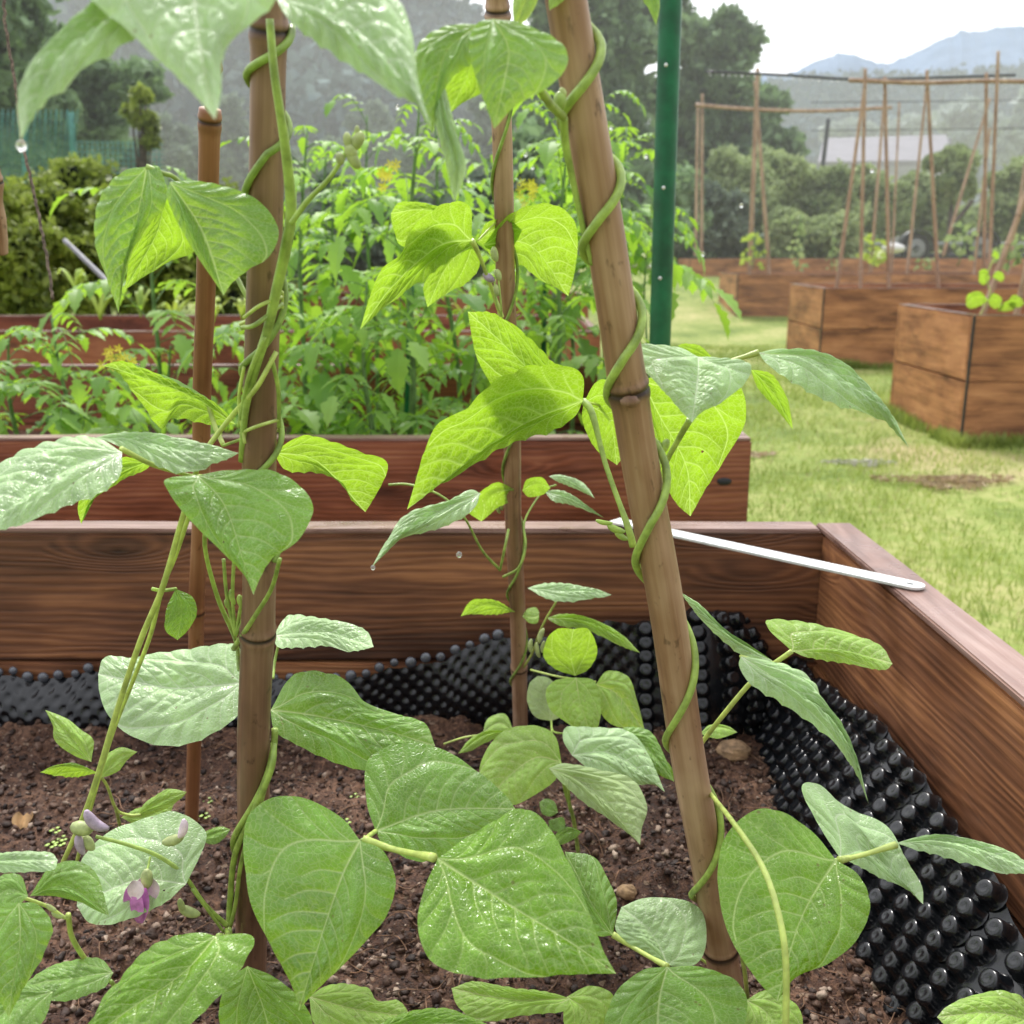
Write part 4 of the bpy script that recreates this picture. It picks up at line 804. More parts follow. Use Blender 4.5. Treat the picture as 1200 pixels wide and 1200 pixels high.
# ------------------------------------------------ plant on the middle cane
pm = empty('bean_plant', on_soil(612, 862), 'slender bean vine climbing the middle cane with backlit yellow green leaves', 'bean plant', BP)
Lm = lambda *a, **k: leaf(pm, *a, **k); Sm = lambda *a, **k: stalk(pm, *a, **k)
Lm(([(558, 282), (510, 250), (458, 250)], [(530, 252), (495, 239), (468, 238)], [(525, 290), (485, 292), (468, 288), (460, 265)]), .99, .7, top=False)
Lm(([(557, 285), (525, 310), (501, 360)], [(530, 290), (505, 320), (496, 338)], [(562, 312), (550, 330), (525, 343)]), .98, .7, top=False)
Lm(([(553, 282), (515, 292), (470, 330), (422, 386)], [(550, 243), (520, 241), (498, 255), (478, 278), (468, 300), (446, 318), (433, 350)], [(535, 300), (505, 325), (480, 342), (450, 362)]), .95, .8, top=False, label='large backlit leaf pointing down left beside the middle cane')
Lm(([(560, 283), (585, 268), (612, 270)], [(570, 262), (595, 258)], [(580, 295), (600, 290)]), 1.0, .7, top=False)
Lm(([(567, 287), (620, 290), (666, 347)], [(598, 252), (640, 240), (667, 252), (677, 277), (674, 318)], [(585, 315), (610, 312), (630, 328), (650, 337)]), 1.0, .8, top=False, label='backlit leaf on the right of the middle cane')
Lm(([(563, 578), (500, 610), (436, 664)], [(550, 575), (520, 590), (478, 604), (455, 630)], [(555, 597), (530, 615), (490, 627), (460, 638)]), 1.0, 1.0, mat='leafp', kx=.3)
Lm(([(602, 573), (575, 582), (564, 611)], [(580, 566), (550, 588), (548, 600)], [(600, 586), (582, 596), (572, 605)]), 1.12, .7, top=False)
Lm(([(612, 575), (628, 568), (645, 572)], [(618, 562), (635, 560)], [(620, 583), (636, 580)]), 1.12, .7, top=False)
Lm(([(643, 558), (670, 568), (697, 584)], [(660, 557), (685, 568)], [(655, 566), (680, 576)]), 1.15, 1.2, mat='leafp')
Lm(([(638, 576), (660, 584), (708, 607)], [(655, 575), (672, 582), (690, 597)], [(648, 588), (665, 592), (690, 600)]), 1.15, 1.2, mat='leafp')
Lm(([(618, 689), (665, 696), (717, 697)], [(645, 684), (690, 690)], [(640, 703), (668, 706), (700, 702)]), 1.15, 1.6, mat='leafp')
Lm(([(604, 717), (570, 710), (540, 722)], [(580, 704), (552, 705)], [(580, 721), (552, 720)]), 1.20, .9, top=False)
Lm(([(640, 724), (690, 733), (750, 765)], [(665, 721), (702, 730), (732, 748)], [(655, 734), (690, 742), (728, 758)]), 1.16, 1.2, mat='leafy')
Lm(([(632, 718), (628, 724), (612, 722)], [(628, 712), (618, 714)], [(630, 730), (620, 730)]), 1.2, 1.0, mat='leafy')
helix(pm, CM, [160, 365, 510, 668, 775], .0016, ytop=120, ybot=830, mat='stemd')
Sm([(553, 282, .955), (562, 300, .97), (575, 335, .99), (588, 372, 1.0)], .0018, mat='stemy', pulv=True)
Sm([(560, 282, .97), (580, 262, .99), (600, 250, 1.0)], .0009, mat='stemy')
for a in ((580, 298, 18, 9, .2, 'budg'), (573, 325, 16, 9, 1., 'budp'), (584, 322, 14, 8, .3, 'budg'), (582, 340, 14, 7, .2, 'budg')): bud(a[0], a[1], .985, a[2], a[3], a[4], a[5], pm)
for a in ((581, 345), (586, 350)): Sm([(588, 370, .99), (a[0]+1, 355, .985), (a[0]-2, 325, .985)], .0009)
Sm([(455, 568, 1.05), (480, 568, 1.05), (515, 580, 1.04), (543, 605, 1.05), (565, 645, 1.1), (586, 668, 1.14)], [.0013, .0012, .0014, .0017], mat='stem')
Sm([(586, 668, 1.14), (592, 640, 1.12), (596, 620, 1.13)], .0015)
Sm([(590, 676, 1.14), (608, 665, 1.12), (616, 640, 1.12), (615, 610, 1.13), (636, 576, 1.15), (652, 568, 1.15)], [.0017, .0013, .0010])
for a in ((588, 590, 16, 7, 0), (584, 596, 12, 5, .2), (634, 745, 18, 7, -.3), (630, 762, 18, 6, .2), (622, 757, 16, 6, 0), (636, 758, 14, 5, -.2)): bud(a[0], a[1], 1.15, a[2], a[3], a[4], 'budg', pm)
Sm([(652, 705, 1.15), (640, 725, 1.16), (632, 742, 1.18), (624, 765, 1.22), (612, 785, 1.26)], [.0012, .0015, .0017], mat='stemy')
# ------------------------------------------------ bushy young plant below it
pb = empty('bean_plant', on_soil(678, 1000), 'young bushy bean plant with pale leaves growing low between the middle and right canes', 'bean plant', BP)
Lb = lambda *a, **k: leaf(pb, *a, **k); Sb = lambda *a, **k: stalk(pb, *a, **k)
Lb(([(674, 792), (668, 765), (672, 737)], [(652, 785), (637, 770), (642, 748), (655, 737)], [(688, 786), (700, 768), (697, 750), (688, 737)]), 1.08, .4, top=False)
Lb(([(675, 794), (680, 825), (694, 867)], [(652, 797), (640, 810), (645, 832), (668, 850)], [(696, 798), (704, 822), (702, 848)]), 1.05, .6, mat='leafy')
Lb(([(698, 802), (725, 815), (756, 858)], [(712, 786), (736, 793), (746, 820), (752, 842)], [(700, 828), (715, 848), (738, 854)]), 1.06, .6, mat='leafy')
Lb(([(646, 845), (640, 820), (630, 792)], [(627, 840), (618, 822), (620, 802)], [(658, 838), (662, 815), (645, 796)]), 1.10, .6, mat='leafw')
Lb(([(658, 893), (625, 890), (583, 925), (590, 943)], [(650, 862), (625, 850), (592, 857), (568, 882), (563, 912)], [(650, 915), (628, 932), (606, 943)]), .98, .8, mat='leafy')
Lb(([(670, 885), (720, 885), (779, 928)], [(660, 868), (664, 852), (690, 853), (730, 855), (752, 872), (768, 902)], [(695, 905), (735, 920), (765, 920)]), .97, .9, mat='leafp')
Lb(([(722, 862), (755, 875), (790, 916)], [(735, 852), (762, 858), (778, 885)], [(735, 885), (760, 902)]), 1.0, .9, mat='leaf')
Lb(([(643, 900), (695, 925), (750, 990)], [(662, 895), (700, 902), (740, 913), (758, 945), (752, 972)], [(655, 915), (680, 938), (715, 962), (740, 980)]), .92, .9, mat='leafw', label='pale bleached leaf pointing down right')
Lb(([(758, 888), (775, 895), (790, 915)], [(772, 885), (786, 898)], [(762, 900), (776, 910)]), 1.0, .6, mat='leafd')
Lb(([(602, 858), (585, 848), (566, 858)], [(592, 837), (572, 842)], [(590, 862), (575, 862)]), 1.16, 1.0, mat='leafy')
Lb(([(602, 858), (570, 862), (537, 883)], [(570, 857), (550, 868)], [(575, 868), (552, 880)]), 1.14, 1.0, mat='leafy')
Lb(([(654, 952), (640, 948), (632, 940)], [(650, 940), (640, 936)], [(645, 957), (635, 953)]), .98, 1.0, mat='leaf'); Lb(([(648, 960), (648, 968), (655, 975)], [(643, 962), (645, 972)], [(660, 958), (662, 970)]), .98, 1.0, mat='leaf')
Lb(([(682, 975), (665, 975), (648, 990)], [(665, 969), (652, 977)], [(672, 984), (658, 990)]), .97, 1.0, mat='leafd')
Sb([(520, 872, 1.14), (545, 864, 1.14), (575, 860, 1.15), (602, 856, 1.16)], .0012, mat='stemy')
Sb([(622, 785, 1.12), (650, 792, 1.09), (675, 796, 1.06), (698, 799, 1.07)], .0012, mat='stemy')
Sb([(646, 845, 1.09), (648, 870, 1.02), (656, 893, .98), (662, 925, .98), (672, 960, 1.0), (678, 1002, 1.02)], [.0012, .0014, .0022, .0026], name='stem')
Sb([(656, 893, .98), (665, 920, .97), (668, 950, .98)], .0016); Sb([(668, 860, 1.0), (650, 858, 1.04), (646, 850, 1.09)], .0011)
# ------------------------------------------------ plant on the right cane
pr_ = empty('bean_plant', on_soil(880, 1230), 'bean plant climbing the thick leaning right cane, its leaves spreading right over the liner', 'bean plant', BP)
Lr = lambda *a, **k: leaf(pr_, *a, **k); Sr = lambda *a, **k: stalk(pr_, *a, **k)
Lr(([(560, 28), (520, 75), (507, 158)], [(522, 32), (493, 52), (484, 88), (490, 125)], [(556, 52), (550, 78), (528, 97), (513, 128)]), .52, .6)
Lr(([(578, 22), (595, 60), (590, 100), (579, 151)], [(558, 30), (550, 60), (560, 100), (572, 132)], [(615, 30), (655, 50), (666, 75), (645, 102), (605, 125)]), .51, .5, label='broad leaf hanging across the top of the middle cane')
Lr(([(560, 55), (545, 95), (527, 133)], [(540, 72), (522, 97), (521, 113)], [(562, 80), (564, 108), (545, 119)]), .545, .5, top=False)
Lr(([(632, -25), (615, 5), (603, 34)], [(610, -20), (601, 5)], [(634, -10), (622, 18)]), .55, .6, top=True, mat='leafy')
Lr(([(755, -25), (765, 0), (769, 30)], [(745, -15), (760, 12)], [(768, -20), (773, 5)]), .58, .6, top=True)
Lr(([(660, -15), (652, 0), (644, 12)], [(645, -12), (643, 2)], [(668, -8), (656, 5)]), .56, .6, mat='leafy')
Lr(([(684, 471), (640, 455), (590, 410), (548, 365)], [(650, 480), (600, 472), (570, 445), (556, 410)], [(664, 445), (622, 400), (582, 370)]), .79, .8, top=False)
Lr(([(684, 471), (715, 495), (723, 545)], [(703, 446), (740, 460), (756, 500)], [(683, 495), (698, 527)]), .78, .7, top=False)
Lr(([(683, 470), (610, 500), (540, 550), (477, 597)], [(683, 442), (660, 429), (620, 430), (580, 450), (543, 482), (513, 500), (498, 530), (487, 565)], [(672, 492), (640, 511), (580, 530), (548, 552), (508, 574)]), .74, .8, top=False, label='largest backlit leaf, pointing down left between the middle and right canes')
Lr(([(818, 418), (818, 450), (811, 495)], [(790, 407), (732, 406), (745, 426), (775, 457), (798, 482)], [(842, 420), (878, 428), (872, 452), (845, 472), (822, 484)]), .66, .9, mat='leafp', label='pale wet leaf covering the foot of the green post')
Lr(([(752, 445), (775, 495), (805, 550), (809, 605)], [(748, 480), (760, 520), (775, 560), (792, 590)], [(800, 436), (852, 442), (873, 467), (870, 508), (846, 545), (825, 578)]), .74, .8, top=False, label='big backlit leaf behind the right cane')
Lr(([(840, 426), (820, 415), (794, 405)], [(822, 407), (803, 403)], [(828, 424), (808, 416)]), .72, .8, top=False)
Lr(([(889, 413), (960, 430), (1065, 524)], [(920, 410), (962, 416), (1010, 450), (1045, 492)], [(900, 430), (930, 452), (985, 479), (1030, 494)]), .68, 1.0, kx=.3, mat='leafp', label='long pale leaf reaching right over the lawn')
Lr(([(880, 433), (905, 460), (929, 503)], [(888, 455), (908, 478)], [(905, 440), (922, 466), (927, 487)]), .70, .8, top=False)
Lr(([(905, 774), (850, 745), (795, 692)], [(880, 762), (850, 742), (822, 712)], [(890, 780), (862, 765), (828, 735)]), .74, 1.0, mat='leafp')
Lr(([(928, 763), (980, 765), (1046, 778)], [(905, 743), (898, 727), (930, 728), (985, 740), (1030, 756)], [(948, 772), (1000, 781), (1035, 786)]), .74, 1.3, mat='leafy')
Lr(([(868, 769), (930, 815), (980, 860), (1018, 942)], [(892, 774), (925, 782), (952, 800), (966, 832), (988, 862), (1006, 902)], [(866, 782), (878, 802), (912, 825), (950, 850), (985, 882), (1008, 918)]), .70, 1.0, mat='leafp')
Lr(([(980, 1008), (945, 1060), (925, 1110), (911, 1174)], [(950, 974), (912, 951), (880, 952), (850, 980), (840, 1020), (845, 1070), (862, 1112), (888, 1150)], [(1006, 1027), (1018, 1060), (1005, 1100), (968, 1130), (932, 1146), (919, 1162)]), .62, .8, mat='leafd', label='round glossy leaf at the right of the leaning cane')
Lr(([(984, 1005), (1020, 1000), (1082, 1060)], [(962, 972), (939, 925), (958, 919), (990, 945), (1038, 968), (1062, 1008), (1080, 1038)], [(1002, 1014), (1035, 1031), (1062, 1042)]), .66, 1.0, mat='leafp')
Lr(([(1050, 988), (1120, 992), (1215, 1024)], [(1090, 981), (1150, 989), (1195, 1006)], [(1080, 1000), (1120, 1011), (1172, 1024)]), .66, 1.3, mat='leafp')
Lr(([(1240, 1215), (1170, 1190), (1098, 1192)], [(1195, 1168), (1150, 1165), (1112, 1178)], [(1200, 1240), (1140, 1235)]), .60, 1.1, mat='leafy')
Lr(([(718, 1096), (690, 1055), (662, 998)], [(700, 1096), (688, 1070), (670, 1040)], [(723, 1060), (712, 1030), (695, 1004)]), .72, .9, mat='leaf')
Lr(([(783, 1132), (765, 1098), (728, 1063)], [(760, 1120), (735, 1105), (721, 1088)], [(815, 1130), (827, 1105), (822, 1068), (795, 1054), (755, 1053)]), .70, .9, mat='leafp')
Lr(([(782, 1133), (770, 1180), (765, 1265)], [(752, 1138), (722, 1163), (708, 1200), (722, 1240)], [(820, 1133), (862, 1150), (876, 1180), (860, 1218), (810, 1250)]), .64, .8, mat='leaf')
Lr(([(874, 1172), (900, 1190), (930, 1240)], [(870, 1195), (888, 1228)], [(900, 1161), (933, 1178), (940, 1205)]), .72, .9, mat='leafy')
Lr(([(820, 860), (842, 853), (864, 858)], [(832, 850), (852, 851)], [(838, 866), (855, 862)]), .9, 1.2, mat='leafy')
helix(pr_, CR, [98, 245, 410, 600, 815, 1005], .0027, ytop=20, ybot=1090, mat='stem')
Sr([(632, 103, .515), (645, 122, .54), (660, 137, .565)], .0023, mat='stem')
Sr([(x, y, dax(cR, y)-o) for x, y, o in ((660, 137, .018), (663, 170, .012), (672, 215, .008), (684, 270, .006), (694, 310, .004))], [.0024, .0018, .0016], mat='stem', name='vine')
bud(657, 118, .565, 22, 14, 0, 'stem', pr_); bud(660, 108, .565, 12, 8, .5, 'budg', pr_)
Sr([(684, 470, .745), (694, 485, .735), (710, 545, .72), (735, 615, .70), (742, 640, .70)], .0019, pulv=True, mat='stem')
Sr([(690, 472, .75), (700, 474, .78), (712, 478, .80)], .0010, mat='stemy')
Sr([(808, 492, .665), (795, 515, .68), (780, 545, .69), (773, 590, .70), (765, 630, .70), (752, 665, .70)], [.0024, .0019, .0019, .0022], mat='stem')
Sr([(838, 430, .68), (860, 422, .68), (889, 413, .68)], .0016, pulv=True, mat='stemy')
for a in ((772, 525, 18, 11, .2), (780, 522, 16, 10, -.3), (771, 545, 18, 8, .1), (722, 620, 22, 9, 1.2), (708, 612, 20, 6, 1.4), (728, 628, 18, 8, 1.0)): bud(a[0], a[1], .715, a[2], a[3], a[4], 'stem', pr_)
Sr([(818, 876, .79), (850, 835, .76), (885, 795, .75), (928, 763, .74)], .0020, pulv=False, mat='stemy')
Sr([(868, 769, .70), (890, 775, .74), (905, 776, .745)], .0012, mat='stemy')
Sr([(826, 922, .73), (860, 965, .62), (893, 1015, .565), (912, 1070, .535), (921, 1130, .52), (920, 1240, .51)], [.0016, .0018, .0020, .0022], mat='stemy', name='vine')
Sr([(984, 1008, .63), (1010, 1002, .65), (1050, 990, .66)], .0019, pulv=True, mat='stemy')
Sr([(980, 1008, .62), (940, 1020, .70), (890, 1050, .76), (850, 1080, .78)], .0015)
Sr([(718, 1095, .72), (745, 1112, .71), (782, 1133, .68)], .0019, pulv=True, mat='stemy')
Sr([(720, 1097, .73), (760, 1110, .80), (815, 1120, .84), (850, 1150, .84)], .0014)
Sr([(868, 1110, .80), (874, 1150, .80), (878, 1200, .84), (880, 1245, .86)], [.002, .0026], mat='stem', name='vine')

# water: pendant drops
def drop(x, y, d, r, label):
    V, Fc = ball(P(x, y, d), r, 12, 9, (1, 1, 1.15)); props(mesh('water_drop', V, Fc, M['water']), label, 'water drop', 'rain drops hanging on leaf tips')
drop(25, 171, .44, .0021, 'drop of water hanging from the pale leaf tip at upper left'); drop(110, 799, 0.99, .0001, 'tiny drop') if False else None
drop(437, 665, 1.0, .0024, 'drop on the tip of the pale leaf left of the middle cane'); drop(538, 650, 1.03, .003, 'drop under the petiole left of the middle cane')

# ================================================================ TOMATO PLANTS
def leaflet(A, base, dirv, upv, L, w, r):
    """one toothed tomato leaflet as a small fan mesh"""
    dirv = dirv/np.linalg.norm(dirv); side = np.cross(dirv, upv); side /= np.linalg.norm(side)+1e-9; nrm = np.cross(side, dirv)
    prof = [(.0, .06), (.10, .55), (.20, .42), (.32, 1.0), (.42, .68), (.55, .85), (.66, .48), (.78, .52), (.86, .22), (1.0, 0)]
    V = []; n = len(prof); dr = r.uniform(.15, .5)
    for t, q in prof:
        c = base+dirv*L*t-nrm*L*dr*t*t; V.append(c); V.append(c+side*w*q+nrm*w*.22*q-dirv*0); V.append(c-side*w*q+nrm*w*.22*q)
    Fc = []
    for i in range(n-1):
        a, b = i*3, (i+1)*3; Fc.append((a, b, b+1, a+1)); Fc.append((a, a+2, b+2, b))
    A.add(V, Fc)
def tomleaf(A, S, base, az, el, L, r, droop=.8):
    """compound leaf: rachis drooping from base"""
    h = np.array([math.cos(az), math.sin(az), 0]); pts = []
    for t in np.linspace(0, 1, 7): pts.append(base+h*L*t*(1-.12*t)+np.array([0, 0, 1])*L*(math.tan(el)*t-droop*t*t))
    V, Fc = tube(pts, [.0016, .0007], 5, 12); S.add(V, Fc); pts = catmull(pts, 21)
    up = np.array([0, 0, 1.0])
    for k, i in enumerate((5, 8, 11, 14, 17)):
        T = pts[i+1]-pts[i-1]; T /= np.linalg.norm(T); sd = np.cross(T, up); sd /= np.linalg.norm(sd); l = L*(.25+.05*r.uniform(-1, 1))*(1.0 if i in (8, 11, 14) else .7)
        for s in (-1, 1):
            dv = T*.55+sd*s*1.0+np.array([0, 0, -.15]); leaflet(A, pts[i], dv, up, l*r.uniform(.8, 1.15), l*.27, r)
            if i in (8, 11, 14) and r.random() < .8: leaflet(A, pts[i-2], dv, up, l*.35, l*.14, r)
    T = pts[-1]-pts[-4]; leaflet(A, pts[-1], T, up if abs(T[2]/np.linalg.norm(T)) < .95 else h, L*.36, L*.115, r)
TG = 'tomato plants in the second bed'
def tomato(x, d, ytop, seed, label, lean=0.0, nl=15, L=.26, zb=.58, flowers=(), rad=.0075, low=0):
    r = np.random.default_rng(seed); b = P(x, 500, d); b[2] = zb; t = P(x+lean, ytop, d); e = empty('tomato_plant', b, label, 'tomato plant', TG)
    nl = int(nl*1.75); L = L*1.05
    H = t[2]-b[2]; pts = [b, b+(t-b)*.3+[.012, 0, 0], b+(t-b)*.65+[-.012, .01, 0], t]; V, Fc = tube(pts, [rad, rad*.8, rad*.3], 8, 24); mesh('stem', V, Fc, M['tomstem'], e); Q = catmull(pts, 40)
    A, S = Acc(), Acc(); az = r.uniform(0, 6)
    for i in range(nl):
        f = (low+(i+.6)/nl*(1-low)); q = Q[min(39, int(f*39))]; az += 2.4; l = L*(1.05-.55*max(0, f-.6)/.4)*r.uniform(.8, 1.15)*(.7 if f < .15 else 1)
        tomleaf(A, S, q, az, r.uniform(.45, .9), l, r, r.uniform(.65, 1.15))
    A.build('foliage', M['tom'], e, smooth=False); S.build('leaf_stalks', M['tomstem'], e)
    for fx, fy in flowers:
        p = P(fx, fy, d-.08); A = Acc()
        for k in range(6):
            c = p+r.uniform(-1, 1, 3)*np.array([.02, .02, .022])
            for j in range(5):
                a = 2*PI*j/5+k; dv = np.array([math.cos(a), -.4, math.sin(a)]); V = [c, c+dv*.006+np.array([-dv[2], 0, dv[0]])*.0026, c+dv*.013, c+dv*.006-np.array([-dv[2], 0, dv[0]])*.0026]; A.add(V, [(0, 1, 2, 3)])
        A.build('flower_cluster', M['tomflower'], e, smooth=False)
    return e
tomato(470, 2.45, 120, 1, 'tall tomato plant with yellow flowers left of the middle cane', lean=22, nl=18, L=.27, flowers=((445, 208), (456, 197)), rad=.009)
tomato(540, 2.9, 140, 2, 'tall tomato plant rising behind the middle cane', lean=-30, nl=17, L=.25)
tomato(640, 2.7, 90, 3, 'tomato plant with yellow flowers between the middle and right canes', lean=35, nl=17, L=.26, flowers=((617, 215), (618, 232)), low=.25)
tomato(705, 3.1, 110, 4, 'tomato plant behind the right cane with drooping dripping leaves', lean=0, nl=12, L=.24, low=.42)
tomato(755, 2.9, 225, 5, 'tomato shoot drooping beside the green post', lean=10, nl=4, L=.20, low=.72, rad=.004)
tomato(400, 3.0, 215, 6, 'leafy tomato plant just right of the thick left cane', lean=-10, nl=17, L=.25)
tomato(345, 2.6, 150, 7, 'tomato plant whose top shows above the left cane leaves', lean=15, nl=16, L=.26)
tomato(180, 3.0, 190, 8, 'tomato plant reaching left behind the hanging bean leaves', lean=0, nl=9, L=.27, low=.35)
tomato(100, 2.45, 372, 9, 'short tomato plant with yellow flowers at the left', lean=-40, nl=13, L=.26, flowers=((145, 420), (128, 418)))
tomato(10, 2.5, 395, 10, 'short bushy tomato plant at the left edge', lean=0, nl=12, L=.25)
tomato(200, 2.9, 405, 13, 'short tomato plant between the left canes', nl=11, L=.22)
tomato(430, 2.35, 330, 11, 'low tomato plant in front of the tall ones', nl=13, L=.21); tomato(560, 2.4, 400, 12, 'low tomato plant with dense foliage near the bed front', nl=10, L=.17)
tomato(300, 2.4, 370, 14, 'low tomato plant hidden behind the left cane', nl=12, L=.20); tomato(650, 2.5, 420, 15, 'little tomato plant at the right of the second bed', nl=7, L=.13)
for i, (x, d, yt, le, lb) in enumerate(((375, 3.25, 165, 8, 'tall tomato plant at the back right of the thick left cane'), (440, 3.3, 135, -10, 'tomato plant behind the tallest one'), (590, 3.35, 120, 12, 'tomato plant straight behind the middle cane'), (670, 3.3, 175, -6, 'bushy tomato plant left of the right cane foot'), (725, 3.35, 150, 10, 'rearmost tomato plant beside the leaning cane'))):
    tomato(x, d, yt, 200+i, lb, lean=le, nl=9, L=.31, low=.25 if x < 700 else .45)
# round leaved weeds/peppers along the bed front
def lowplant(x, y, d, n, s, seed, label, mat='tom', name='pepper_plant', cat='pepper plant', group='low leafy plants in the second bed'):
    r = np.random.default_rng(seed); b = P(x, y, d); b[2] = .58; A = Acc(); e = empty(name, b, label, cat, group)
    St = Acc()
    for i in range(int(n*1.3)):
        a = r.uniform(0, 2*PI); rad = s*r.uniform(.1, 1); q = b+np.array([math.cos(a)*rad, math.sin(a)*rad*.7, s*r.uniform(.2, 1.3)]); V, Fc = tube([b, (b+q)/2+[0, 0, .02], q], .0012, 4, 7); St.add(V, Fc)
        dv = np.array([math.cos(a), math.sin(a), r.uniform(-.6, .1)]); side = np.cross(dv, [0, 0, 1.]); side /= np.linalg.norm(side); L = s*r.uniform(.30, .58); w = L*.24; V = []
        for t, k in ((0, .1), (.2, .8), (.45, 1), (.7, .7), (.88, .3), (1, 0)): c = q+dv*L*t-np.array([0, 0, 1])*L*.35*t*t; V += [c, c+side*w*k+[0, 0, w*.2*k], c-side*w*k+[0, 0, w*.2*k]]
        Fc = []
        for i_ in range(5): a_, b_ = i_*3, i_*3+3; Fc += [(a_, b_, b_+1, a_+1), (a_, a_+2, b_+2, b_)]
        A.add(V, Fc)
    A.build('foliage', M[mat], e); St.build('stems', M['tomstem'], e)
for i, (x, d, n, s) in enumerate(((125, 2.32, 26, .09), (215, 2.35, 30, .10), (360, 2.32, 34, .11), (415, 2.3, 24, .08), (500, 2.5, 30, .11), (565, 2.32, 30, .11), (600, 2.6, 22, .10), (670, 2.35, 22, .09), (60, 2.6, 20, .09), (170, 2.8, 26, .12), (320, 2.8, 30, .13), (450, 3.1, 30, .14))):
    lowplant(x, 510, d, n, s, 50+i, ['low leafy plant near the left edge of the second bed', 'low leafy plant left of the left cane', 'bushy low plant right of the left cane', 'small leafy plant below the tall tomatoes', 'leafy plant near the middle of the second bed', 'broad leaved low plant left of the middle cane', 'low plant behind the middle cane', 'low plant at the right end of the second bed', 'sparse low plant over the dark liner at left', 'low plant behind the thin brown cane', 'low plant behind the thick left cane', 'low plant at the back of the second bed'][i])
# strap leaved seedlings in the third bed
def strapplant(x, y, d, s, seed, label):
    r = np.random.default_rng(seed); b = P(x, y, d); e = empty('corn_seedling', b, label, 'corn seedling', 'yellow green strap leaved seedlings in the third bed'); A = Acc()
    for i in range(7):
        a = r.uniform(0, 2*PI) if i else 1.5; h = np.array([math.cos(a), math.sin(a)*.6, 0]); V = []; L = s*r.uniform(.7, 1.1); n = 9
        side = np.cross(h, [0, 0, 1.]); side = side/np.linalg.norm(side) if np.linalg.norm(side) > 0 else np.array([1, 0, 0.])
        for t in np.linspace(0, 1, n): c = b+h*L*.75*t**1.3+np.array([0, 0, 1])*L*(1.1*t-.75*t**3*r.uniform(.8, 1.1)); w = s*.045*math.sin(PI*(t*.85+.12)); V += [c-side*w, c+side*w]
        A.add(V, [(j*2, j*2+1, j*2+3, j*2+2) for j in range(n-1)])
    A.build('leaves', M['corn'], e)
for i, (x, y, s) in enumerate(((118, 375, .34), (165, 372, .26), (205, 378, .26), (250, 380, .24), (545, 378, .2), (90, 345, .3), (285, 378, .24))):
    strapplant(x, y, 5.5 if i != 5 else 6.2, s, 90+i, ['pale strap leaved seedling at the left of the third bed', 'second strap leaved seedling below the hanging yellow leaf', 'strap leaved seedling left of the thin brown cane', 'strap leaved seedling beside the thin brown cane', 'small strap leaved seedling in the centre gap', 'tall arching strap leaved seedling farthest left', 'strap leaved seedling left of the thick cane'][i])
A = Acc()
# green support stakes among tomatoes
props(tubeobj('plant_stake', [P(482, 330, 2.55), P(476, 505, 2.55)], .008, M['gpost'], None, 10), 'dark green stake tied beside the tall tomato', 'plant stake')
props(tubeobj('plant_stake', [P(484, 150, 2.6), P(472, 235, 2.6)], .010, M['tomstem'], None, 10), 'thick green support stem above the yellow flowers', 'plant stake') if False else None
props(tubeobj('plant_stake', [P(638, 330, 3.3), P(637, 425, 3.3)], .010, M['gpost'], None, 10), 'green stake right of the middle cane', 'plant stake')
props(tubeobj('plant_stake', [P(650, 335, 3.2), P(646, 425, 3.2)], .007, M['frame'], None, 8), 'pale thin stake right of the middle cane', 'plant stake')

# ---------------------------------------------------------------- bean seedlings in the far beds
def farplant(x, y, d, w, h, label, mat='leafy', n=26, seed=0):
    r = np.random.default_rng(seed); b = P(x, y, d); s = d/F; e = empty('bean_seedling', b, label, 'bean seedling', 'young beans in the far beds'); A = Acc()
    S = tube([b, b+[r.uniform(-.2, .2)*w*s, 0, h*s*.5], b+[0, 0, h*s]], .35*s*2, 5, 8); mesh('stem', S[0], S[1], M['tomstem'], e)
    for i in range(n):
        t = r.uniform(.05, 1); q = b+np.array([r.uniform(-.5, .5)*w*s*(1.1-t*.5), r.uniform(-.3, .3)*w*s, t*h*s]); a = r.uniform(0, 2*PI); L = w*s*r.uniform(.22, .36); dv = np.array([math.cos(a), math.sin(a)*.5, r.uniform(-.7, .2)]); dv /= np.linalg.norm(dv); sd = np.cross(dv, [.1, 1, .2]); sd /= np.linalg.norm(sd)
        A.add([q, q+dv*L*.35+sd*L*.38, q+dv*L, q+dv*L*.35-sd*L*.38], [(0, 1, 2, 3)])
    A.build('foliage', M[mat], e, smooth=False)
M['tomfar'] = simple_leaf('pale_seedling', (.22, .34, .14), (.48, .58, .30), (.4, .55, .2), tf=.3)
for i, a in enumerate(((882, 315, 16.4, 26, 38, 'yellowish seedling at the foot of the leftmost far cane', 'corn'), (934, 318, 16.4, 24, 62, 'pale young bean shoot climbing in the third right bed', 'tomfar'), (975, 318, 16.4, 16, 38, 'small pale shoot left of the leaning dark cane', 'tomfar'), (1025, 312, 16.4, 30, 34, 'bright shoot left of the white tank', 'corn'), (1122, 312, 16.4, 30, 48, 'dense pale bean plant in front of the trailer', 'tomfar'), (1085, 316, 16.4, 20, 12, 'two tiny pale leaves on the far bed rim', 'tomfar'), (1180, 318, 11.6, 30, 40, 'seedling at the right edge of the second far bed', 'tomfar'))):
    farplant(*a[:6], mat=a[6], seed=i, n=16 if i in (2, 5) else 30)
pf = empty('bean_seedling', P(1150, 372, 6.6), 'young bean with yellow green leaves winding up a cane in the nearest right hand bed', 'bean seedling', 'young beans in the far beds')
